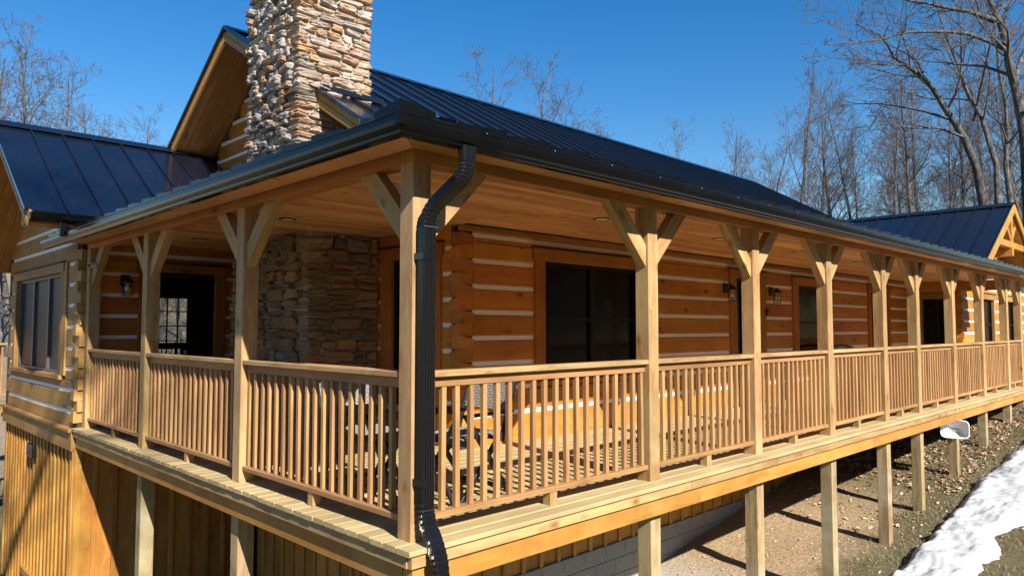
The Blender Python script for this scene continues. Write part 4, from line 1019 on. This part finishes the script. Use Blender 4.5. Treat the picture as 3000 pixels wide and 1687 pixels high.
def chair(loc, rz, label):
    """folding chair: faces local -Y"""
    t = empty('folding_chair', loc, rz, label, 'chair', 'woven folding chairs at the porch table'); M0 = WM[t.name]
    def bm_(name, p0, p1, w_, h_, mat=BLACK): 
        M = M0 @ frame_mat(p0, p1); m = beam_mesh((Vector(p1)-Vector(p0)).length, w_, h_, 0.003)
        if not m.materials: m.materials.append(mat)
        return link(name, m, M, t, mat)
    for s in (-0.26,0.26):
        bm_('leg', (s,0.24,0.0), (s,-0.21,0.63), 0.022, 0.042)
        bm_('leg', (s*0.92,-0.24,0.0), (s*0.92,0.15,0.47), 0.022, 0.042)
        bm_('back_stile', (s,0.14,0.42), (s,0.30,0.90), 0.024, 0.04)
        bm_('armrest', (s*1.06,-0.24,0.635), (s*1.06,0.24,0.645), 0.05, 0.024)
    bm_('rail', (-0.25,-0.20,0.435), (0.25,-0.20,0.435), 0.03, 0.05); bm_('rail', (-0.25,0.17,0.44), (0.25,0.17,0.44), 0.025, 0.04)
    bm_('rail', (-0.25,0.22,0.06), (0.25,0.22,0.06), 0.02, 0.03); bm_('rail', (-0.23,-0.2,0.06), (0.23,-0.2,0.06), 0.02, 0.03)
    link('woven_back', BACK, M0 @ Matrix.Translation((0,0.215,0.645)) @ Matrix.Rotation(R(-18),4,'X'), t, FABR)
    link('woven_seat', SEAT, M0 @ Matrix.Translation((0,-0.22,0.462)) @ Matrix.Rotation(R(-88),4,'X'), t, FABR)
chair((1.06,0.74,0.002), R(-90), 'black folding chair with woven grey back and seat beside the front railing')
chair((0.60,1.46,0.002), 0.0, 'black folding chair with its woven back towards the stone chimney')
tb = empty('slatted_table', (0.45,0.62,0), 0, 'small black slatted folding table between the two chairs', 'table')
for i in range(8): bx('slat', 0.17, 0.73, 0.34+i*0.07, 0.40+i*0.07, 0.70, 0.718, BLACK, tb, ax=0)
for s in (0.22,0.66):
    beam('leg', (s,0.36,0.0), (s,0.86,0.685), 0.022, 0.035, BLACK, tb); beam('leg', (s+0.026,0.86,0.0), (s+0.026,0.36,0.685), 0.022, 0.035, BLACK, tb)
    bx('rail', s-0.01, s+0.012, 0.34, 0.9, 0.675, 0.698, BLACK, tb, ax=1)
# bench on the far porch
bn = empty('porch_bench', (12.0,2.0,0), 0, 'dark brown wooden bench with curved top rail behind the far railing', 'bench')
v, f = [], []
tube(v, f, [(11.4+1.2*i/10, 2.12, 0.885+0.05*math.sin(math.pi*i/10)) for i in range(11)], 0.03, 8); raw('top_rail', v, f, BENCHW, bn)
for i in range(9): bx('back_slat', 11.45+i*0.135, 11.50+i*0.135, 2.10, 2.12, 0.42, 0.88, BENCHW, bn, ax=2)
for i in range(4): bx('seat_slat', 11.38, 12.62, 1.66+i*0.11, 1.75+i*0.11, 0.40, 0.43, BENCHW, bn, ax=0)
for x in (11.4,12.57):
    bx('leg', x-0.03, x+0.03, 1.66, 1.72, 0.001, 0.40, BENCHW, bn, ax=2); bx('leg', x-0.03, x+0.03, 2.08, 2.14, 0.001, 0.88, BENCHW, bn, ax=2); bx('armrest', x-0.035, x+0.035, 1.62, 2.08, 0.63, 0.66, BENCHW, bn, ax=1)
# indoor dining chairs seen through the patio door
for i, (x, y) in enumerate(((1.85,9.4),(2.25,9.45),(2.05,8.6))):
    t = empty('dining_chair', (x,y,0), 0, 'dark dining chair indoors beyond the patio door', 'chair', 'dining chairs indoors')
    for dx in (-0.19,0.19):
        bx('leg', x+dx-0.02, x+dx+0.02, y-0.2, y-0.16, -0.008, 0.45, BENCHW, t, ax=2); bx('leg', x+dx-0.02, x+dx+0.02, y+0.16, y+0.2, -0.008, 1.04, BENCHW, t, ax=2)
    bx('seat', x-0.21, x+0.21, y-0.21, y+0.15, 0.45, 0.49, BENCHW, t, ax=0)
    bx('top_rail', x-0.17, x+0.17, y+0.165, y+0.19, 0.92, 1.03, BENCHW, t, ax=0)
    for k in range(4): bx('spindle', x-0.12+k*0.08-0.008, x-0.12+k*0.08+0.008, y+0.17, y+0.186, 0.49, 0.92, BENCHW, t, ax=2)
# back deck rail glimpsed behind the wing
bd = empty('back_deck', (-1.0,12.4,0), 0, 'short pale wooden deck railing behind the side wing', 'deck')
bx('deck_edge', -3.2, 0.6, 11.75, 11.9, -0.25, -0.0, PINE, bd, ax=0); bx('handrail', -3.2, 0.6, 11.80, 11.93, 0.98, 1.02, PINE, bd, ax=0); bx('bottom_rail', -3.2, 0.6, 11.82, 11.90, 0.1, 0.14, BALU, bd, ax=0)
for i in range(32): bx('baluster', -3.15+i*0.117, -3.113+i*0.117, 11.84, 11.877, 0.141, 0.979, BALU, bd, ax=2)
for x in (-3.2,-1.6): bx('support_post', x, x+0.14, 11.92, 12.06, ground_z(x,12)-0.1, 0.95, PINE, bd, ax=2)

# ------------------------------------------------------------------ bare trees
def grow(seed, H, r0, nb=15, spread=0.9, lean=(0,0), low=0.28, twist=0.12, main=None, dens=1.0, twig=0.006):
    """returns trunk (v,f) and branches (v,f); a tapered trunk, limbs, branches and twigs"""
    rr = random.Random(seed); tv, tf, bv, bf = [], [], [], []
    def rv(s): return Vector((rr.gauss(0,s),rr.gauss(0,s),rr.gauss(0,s)))
    def path(p, d, L, n, wob, up):
        pts = [p.copy()]
        for i in range(n):
            d = (d+rv(wob)+Vector((0,0,up))).normalized(); p = p+d*(L/n); pts.append(p.copy())
        return pts
    def branch(p, d, L, r, lev):
        n = (7,6,4,3)[lev]; pts = path(p, d, L, n, (0.13,0.17,0.2,0.2)[lev], (0.06,0.05,0.05,0.04)[lev])
        rad = [max(twig, r*(1-0.82*i/n)) for i in range(n+1)]
        tube(bv, bf, pts, rad, (6,4,3,3)[lev], False)
        if lev == 3: return
        m = (9,6,3)[lev]*dens
        m = int(m*min(1.25,max(0.5,L/(3.2,1.7,0.8)[lev])))
        for k in range(m):
            t = rr.uniform((0.18,0.15,0.1)[lev],1.0); i = min(n-1,int(t*n)); q = pts[i].lerp(pts[i+1], t*n-i)
            dd = (pts[i+1]-pts[i]).normalized(); ax = dd.orthogonal().normalized(); ax.rotate(Matrix.Rotation(rr.uniform(0,6.283),3,dd))
            nd = (dd*rr.uniform(0.55,1.0)+ax*rr.uniform(0.5,0.9)).normalized()
            branch(q, nd, L*rr.uniform(0.32,0.62)*(1.15-0.5*t), max(twig,rad[i]*0.45), lev+1)
    if main is None:
        n = 12; d = Vector((lean[0],lean[1],1)).normalized(); p = Vector((0,0,-0.4)); pts = [p.copy()]
        for i in range(n):
            d = (d+Vector((rr.gauss(0,0.05),rr.gauss(0,0.05),0.03))).normalized(); p = p+d*(H+0.4)/n; pts.append(p.copy())
        rad = [max(0.012, r0*(1.0-0.93*(i/n)**0.9)) for i in range(n+1)]
        rad[0] *= 1.35
        trunks = [(pts, rad, low, nb)]
    else: trunks = main
    for pts, rad, lo, nbr in trunks:
        tube(tv, tf, pts, rad, 9, False); n = len(pts)-1
        Lt = sum((pts[i+1]-pts[i]).length for i in range(n))
        for k in range(nbr):
            t = lo+(1-lo)*((k+rr.uniform(0,0.9))/nbr); t = min(t,0.999); i = min(n-1,int(t*n)); q = pts[i].lerp(pts[i+1], t*n-i)
            dd = (pts[i+1]-pts[i]).normalized(); ax = dd.orthogonal().normalized(); ax.rotate(Matrix.Rotation(rr.uniform(0,6.283),3,dd))
            nd = (dd*rr.uniform(0.45,0.9)+ax*spread*rr.uniform(0.6,1.0)).normalized()
            branch(q, nd, Lt*rr.uniform(0.20,0.34)*(1.2-0.75*t), rad[i]*rr.uniform(0.28,0.48), 0)
    return (tv,tf),(bv,bf)
def tree_meshes(name, data):
    (tv,tf),(bv,bf) = data
    a = mesh_py('trunk', tv, tf, BARK, True); b = mesh_py('crown', bv, bf, TWIG, True); return a, b
TREES = [tree_meshes('t', grow(40+i, 15.0, 0.17+0.02*i, nb=20, spread=(0.75,0.95,0.6,0.85)[i], lean=((0.02,0.03),(-0.06,0.05),(0.04,-0.03),(0.08,0.02))[i], low=(0.25,0.3,0.2,0.35)[i], dens=1.0, twig=0.007)) for i in range(4)]
def tree(kind, x, y, H, rz, label, group=None, name='bare_tree', sxy=1.0):
    s = H/15.0; z = ground_z(x,y)
    t = link(name, None, Matrix.Translation((x,y,z)) @ Matrix.Rotation(rz,4,'Z') @ Matrix.Rotation(0.10*math.sin(rz*5+x),4,'X') @ Matrix.Rotation(0.10*math.cos(rz*3+y),4,'Y') @ Matrix.Diagonal((s*sxy,s*sxy,s,1)))
    tag(t, label, 'tree', group); a, b = TREES[kind]; M = WM[t.name]
    link('trunk', a, M, t, BARK); link('crown', b, M, t, TWIG)
def ray_tree(px, top, dist, kind, rz, label, group=None, sxy=1.0):
    """px, top: horizontal and vertical bearing of the crown top (photo pixels), dist metres from the camera"""
    a = math.atan2(1500-px, 2125.5); yaw = R(45.53)+a
    x = -2.663+dist*math.cos(yaw); y = -3.577+dist*math.sin(yaw)
    el = (843.5-top)/2125.5*math.cos(a)+0.0549
    H = 1.285+dist*el-ground_z(x,y)
    tree(kind, x, y, H, rz, label, group, sxy=sxy)
G1 = 'bare trees beyond the left wing roof'; G2 = 'bare trees above the long main roof'; G3 = 'bare woodland trees beyond the far gable'
l1 = 'leafless tree rising behind the side wing roof'; l2 = 'leafless tree top showing above the long main roof'; l3 = 'slender leafless tree in the woods behind the far cross gable'
for px, top, d, k, rz in ((40,160,34,1,0.3),(150,170,37,0,2.0),(-60,200,30,3,1.1),(290,315,42,2,4.0),(385,330,46,1,5.1),(440,402,48,0,2.2),(95,150,40,3,4.4),(200,235,36,2,0.9)): ray_tree(px, top, d, k, rz, l1, G1, 1.15)
for px, top, d, k, rz in ((1510,210,40,1,0.8),(1580,212,42,3,3.3),(1700,330,44,0,1.5),(1745,345,46,2,2.9)): ray_tree(px, top, d, k, rz, l2, G2, 1.25)
rt = random.Random(21)
for i, (px, top, d, k) in enumerate(((2070,350,52,0),(2130,380,58,2),(2230,400,60,1),(2320,225,46,2),(2380,300,52,0),(2440,235,47,3),(2500,250,52,1),(2560,300,44,3),(2620,260,50,0),(2680,200,46,2),(2740,180,50,1),(2790,230,56,0),(2850,170,48,2),(2900,220,55,3),(2960,120,50,0),(3020,150,46,1),(2180,440,66,3),(2290,430,68,0),(2410,420,66,1),(2530,400,64,2),(2650,380,62,3),(2770,380,64,0),(2880,360,62,1),(2990,340,66,2),(3080,200,42,3))): ray_tree(px, top, d, k, rt.uniform(0,6.28), l3, G3, rt.uniform(0.85,1.1))
G5 = 'small bare saplings on the slope behind the house'
for i in range(16):
    yy = rt.uniform(15.5,30); xx = -2.663+(yy+3.577)*0.35+rt.uniform(-2.2,2.2); tree(i%4, xx, yy, rt.uniform(3.5,5.5)*(1.0 if yy < 22 else 1.1), rt.uniform(0,6.28), 'small leafless sapling on the slope behind the house', G5, sxy=1.3)
for i in range(5): tree(i%4, rt.uniform(-3.4,-0.6)-i*0.3, rt.uniform(17,30), 6.0, rt.uniform(0,6.28), 'small leafless sapling on the slope behind the house', G5, sxy=1.3)
# large near trees at the right: limbs follow the trees' own shape
def P3(px, py, dist):
    a = (px-1500)/2125.5; b = -(py-843.5)/2125.5; yaw = R(45.53); pi_ = R(3.144)
    fx = Vector((math.cos(yaw)*math.cos(pi_), math.sin(yaw)*math.cos(pi_), math.sin(pi_))); r_ = Vector((math.sin(yaw),-math.cos(yaw),0)); u_ = r_.cross(fx)
    d = fx+r_*a+u_*b; d = d/Vector((d.x,d.y,0)).length
    return Vector((-2.663,-3.577,1.285))+d*dist
def c8(x, y): return (2200+x/2.264, y/2.264)
def limb(L_, r0, r1, d0, d1, lo, nb):
    n = len(L_); pts = [P3(*c8(*q), d0+(d1-d0)*i/(n-1)) for i, q in enumerate(L_)]
    return (pts, [0.86*(r0+(r1-r0)*(i/(n-1))**0.7) for i in range(n)], lo, nb)
def hero(seed, limbs, label):
    base = limbs[0][0][0]; g = Vector((base.x+0.15, base.y, ground_z(base.x,base.y)-0.3))
    limbs[0] = ([g]+limbs[0][0], [limbs[0][1][0]*1.35]+limbs[0][1], 0.35, limbs[0][3])
    o = Vector((g.x,g.y,g.z+0.3)); main = [([p-o for p in pts], rad, lo, nb) for pts,rad,lo,nb in limbs]
    t = empty('bare_tree', o, 0, label, 'tree', None); a, b = tree_meshes('h', grow(seed, 0, 0, main=main, spread=0.85, dens=0.9, twig=0.006)); link('trunk', a, WM[t.name], t); link('crown', b, WM[t.name], t)
hero(71, [limb([(1540,1340),(1490,1100),(1410,910),(1300,740),(1200,580),(1140,510),(1020,430),(950,380),(900,290),(850,230),(700,160)], 0.168, 0.018, 27, 24, 0.4, 12),
          limb([(1410,910),(1250,850),(1080,850),(880,825),(690,850)], 0.056, 0.012, 26.3, 23, 0.2, 8),
          limb([(1310,790),(1150,740),(1000,710),(860,690),(700,690),(590,660)], 0.056, 0.012, 26, 28, 0.2, 9),
          limb([(1140,480),(1100,400),(1000,340),(900,290)], 0.050, 0.015, 25.2, 27, 0.2, 6),
          limb([(1020,430),(880,430),(700,420),(640,440)], 0.039, 0.012, 25, 22.5, 0.2, 7)], 'big leafless tree leaning over the far cross gable roof')
hero(72, [limb([(1850,1250),(1830,1000),(1811,850),(1760,600),(1710,420),(1700,320),(1650,150),(1580,0),(1540,-250)], 0.224, 0.060, 24, 24, 0.5, 10),
          limb([(1690,330),(1560,270),(1440,225),(1280,210),(1050,215),(960,230),(850,270),(620,290),(490,300)], 0.078, 0.012, 24, 20, 0.15, 13),
          limb([(1620,140),(1450,80),(1300,55),(1150,20),(900,-20)], 0.095, 0.024, 24, 22, 0.15, 9),
          limb([(1740,560),(1790,400),(1860,250),(1900,50)], 0.090, 0.030, 24, 26, 0.2, 7)], 'thick grey leafless tree with long level limbs at the woods edge')
hero(73, [limb([(1640,1330),(1630,1100),(1530,780),(1440,620),(1360,400),(1290,230),(1250,100),(1200,-80)], 0.134, 0.024, 29, 31, 0.4, 13),
          limb([(1480,800),(1510,650),(1580,330),(1610,200),(1640,0)], 0.073, 0.018, 30, 28, 0.15, 9),
          limb([(1530,780),(1440,640),(1300,330),(1200,120)], 0.067, 0.015, 29.5, 33, 0.15, 9)], 'forked leafless tree between the leaning and the thick tree')
hero(74, [limb([(1720,1320),(1690,1100),(1700,900),(1690,700),(1640,450),(1630,250),(1560,20)], 0.129, 0.030, 33, 33, 0.35, 14)], 'straight leafless tree just behind the far gable peak')
# trees south of the house (behind the viewpoint): they shade the wing and are mirrored in glass and metal
G4 = 'bare trees on the open side of the house'
l4 = 'leafless tree on the sunny side of the house facing the porch'
for x, y, H, k, rz in ((-9.5,-17,19,1,0.4),(-13,-13,17,3,2.6),(-15,-21,20,0,1.2),(12,-34,17,2,0.5),(20,-38,16,0,2.2),(30,-40,18,1,3.0),(4,-40,17,3,1.0),(-4,-44,18,2,4.4),(40,-36,17,0,5.0),(-22,-30,18,1,0.9)): tree(k, x, y, H, rz, l4, G4, sxy=1.0)
# a leaning tree whose limb throws the long diagonal shadow on the wing siding
def on_ray(y, z, tt): return Vector((WX,y,z))+Vector((-0.235,-1.0,0.72))*tt
lm = [on_ray(11.6,-3.2,21.0), on_ray(10.5,-2.13,20.6), on_ray(9.5,-1.3,20.4), on_ray(8.58,-0.55,20.2), on_ray(7.6,0.25,20), on_ray(6.9,0.9,19.9), on_ray(6.2,1.9,20.3)]
bs = lm[0]; g0 = Vector((bs.x-2.2, bs.y-2.0, ground_z(bs.x-2.2,bs.y-2.0)-0.3))
trk = [g0, g0.lerp(bs,0.3)+Vector((-0.4,0,0.8)), g0.lerp(bs,0.65)+Vector((-0.35,0,0.6)), bs]+lm[1:]
o = Vector((g0.x,g0.y,g0.z+0.3)); t = empty('bare_tree', o, 0, 'leaning leafless tree on the sunny side whose limb shades the wing', 'tree')
lr = [0.26,0.22,0.18,0.14,0.12,0.10,0.085,0.07,0.05,0.03]
a, b = tree_meshes('l', grow(91, 0, 0, main=[([p-o for p in trk], lr, 0.42, 16)], spread=0.7, dens=0.8, twig=0.006)); link('trunk', a, WM[t.name], t); link('crown', b, WM[t.name], t)

# ------------------------------------------------------------------ ground litter
rl = random.Random(77); v, f = [], []
for i in range(1500):
    x = rl.uniform(3.5,17); y = rl.uniform(-0.3,2.3)
    s = rl.choice((0.006,0.008,0.010,0.012,0.02))*rl.uniform(0.7,1.5)
    if rl.random() < 0.02: s *= 2.2
    c = Vector((x,y,ground_z(x,y)+s*0.25)); n = len(v)
    for q in ((1,0,0),(0,1,0),(-1,0,0),(0,-1,0),(0,0,0.7),(0,0,-0.6),(0.6,0.6,0.35),(-0.6,0.55,0.3)): v.append(tuple(c+Vector(q)*s*rl.uniform(0.7,1.25)))
    f += [(n+a,n+b_,n+c_) for a,b_,c_ in ((0,6,4),(6,1,4),(1,7,4),(7,2,4),(2,3,4),(3,0,4),(0,5,6),(6,5,1),(1,5,7),(7,5,2),(2,5,3),(3,5,0))]
PEB = plain('pebble', (0.40,0.32,0.23), 0.9, spec=0.2, nscale=3, noise_amt=0.4)
tag(raw('pebbles', v, f, PEB), 'loose pale pebbles scattered on the dirt under the porch', None, kind='stuff')
def leaf_mat():
    m, nt, b = newmat('dead_leaf'); L = nt.links; g = N(nt,'NewGeometry')
    r = ramp(nt, [(0.0,(0.20,0.095,0.045)),(0.4,(0.33,0.185,0.095)),(0.7,(0.42,0.29,0.175)),(1.0,(0.50,0.40,0.28))]); L.new(g.outputs['Random Per Island'], r.inputs[0]); L.new(r.outputs[0], b.inputs['Base Color']); b.inputs['Roughness'].default_value = 0.8; return m
LEAF = leaf_mat(); v, f = [], []
for i in range(7000):
    u = rl.random(); x = 8.2+11*u**0.8; y = rl.uniform(-0.2,2.2) if rl.random() < 0.75 else rl.uniform(-2.6,0.3)
    if x < 10.5 and rl.random() < 0.8: continue
    s = rl.uniform(0.02,0.045); a = rl.uniform(0,6.28); M = Matrix.Translation((x,y,ground_z(x,y)+rl.uniform(0.004,0.03))) @ Matrix.Rotation(a,4,'Z') @ Matrix.Rotation(rl.uniform(-0.7,0.7),4,'X') @ Matrix.Rotation(rl.uniform(-0.7,0.7),4,'Y')
    n = len(v); c = rl.uniform(0.15,0.5)
    for q in ((-1,0,0),(-0.3,-0.5,c*.6),(0.6,-0.4,c),(1,0,c*.3),(0.5,0.45,c),(-0.4,0.5,c*.7),(0,0,0)): v.append(tuple(M @ (Vector(q)*s)))
    f += [(n+6,n+k,n+(k+1)%6) for k in range(6)]
tag(raw('leaf_litter', v, f, LEAF), 'dry brown fallen leaves heaped under the far porch', None, kind='stuff')
def grass_mat():
    m, nt, b = newmat('dead_grass'); L = nt.links; g = N(nt,'NewGeometry')
    r = ramp(nt, [(0.0,(0.07,0.075,0.025)),(0.3,(0.14,0.125,0.055)),(0.6,(0.25,0.20,0.115)),(1.0,(0.38,0.32,0.22))]); L.new(g.outputs['Random Per Island'], r.inputs[0]); L.new(r.outputs[0], b.inputs['Base Color']); b.inputs['Roughness'].default_value = 0.8; return m
v, f = [], []
for i in range(42000):
    x = 5.5+14*rl.random()**0.9; y = rl.uniform(-2.6,0.55)
    if noise.noise(Vector((x*1.6,y*1.6,4))) < -0.12 or (y > 0.25 and x < 9.5 and rl.random() < 0.6): continue
    h = rl.uniform(0.02,0.07); a = rl.uniform(0,6.28); d = Vector((math.cos(a),math.sin(a),0)); sd = Vector((-d.y,d.x,0))*0.0022; p = Vector((x,y,ground_z(x,y)-0.004)); l_ = rl.uniform(0.5,1.8)
    n = len(v); q = p+d*h*l_*0.5+Vector((0,0,h*0.7)); e = p+d*h*l_*1.2+Vector((0,0,h*0.75))
    v += [tuple(p-sd),tuple(p+sd),tuple(q+sd),tuple(q-sd),tuple(e)]; f += [(n,n+1,n+2,n+3),(n+3,n+2,n+4)]
tag(raw('dead_grass', v, f, grass_mat()), 'thin flattened dead grass beside the snow strip', None, kind='stuff')
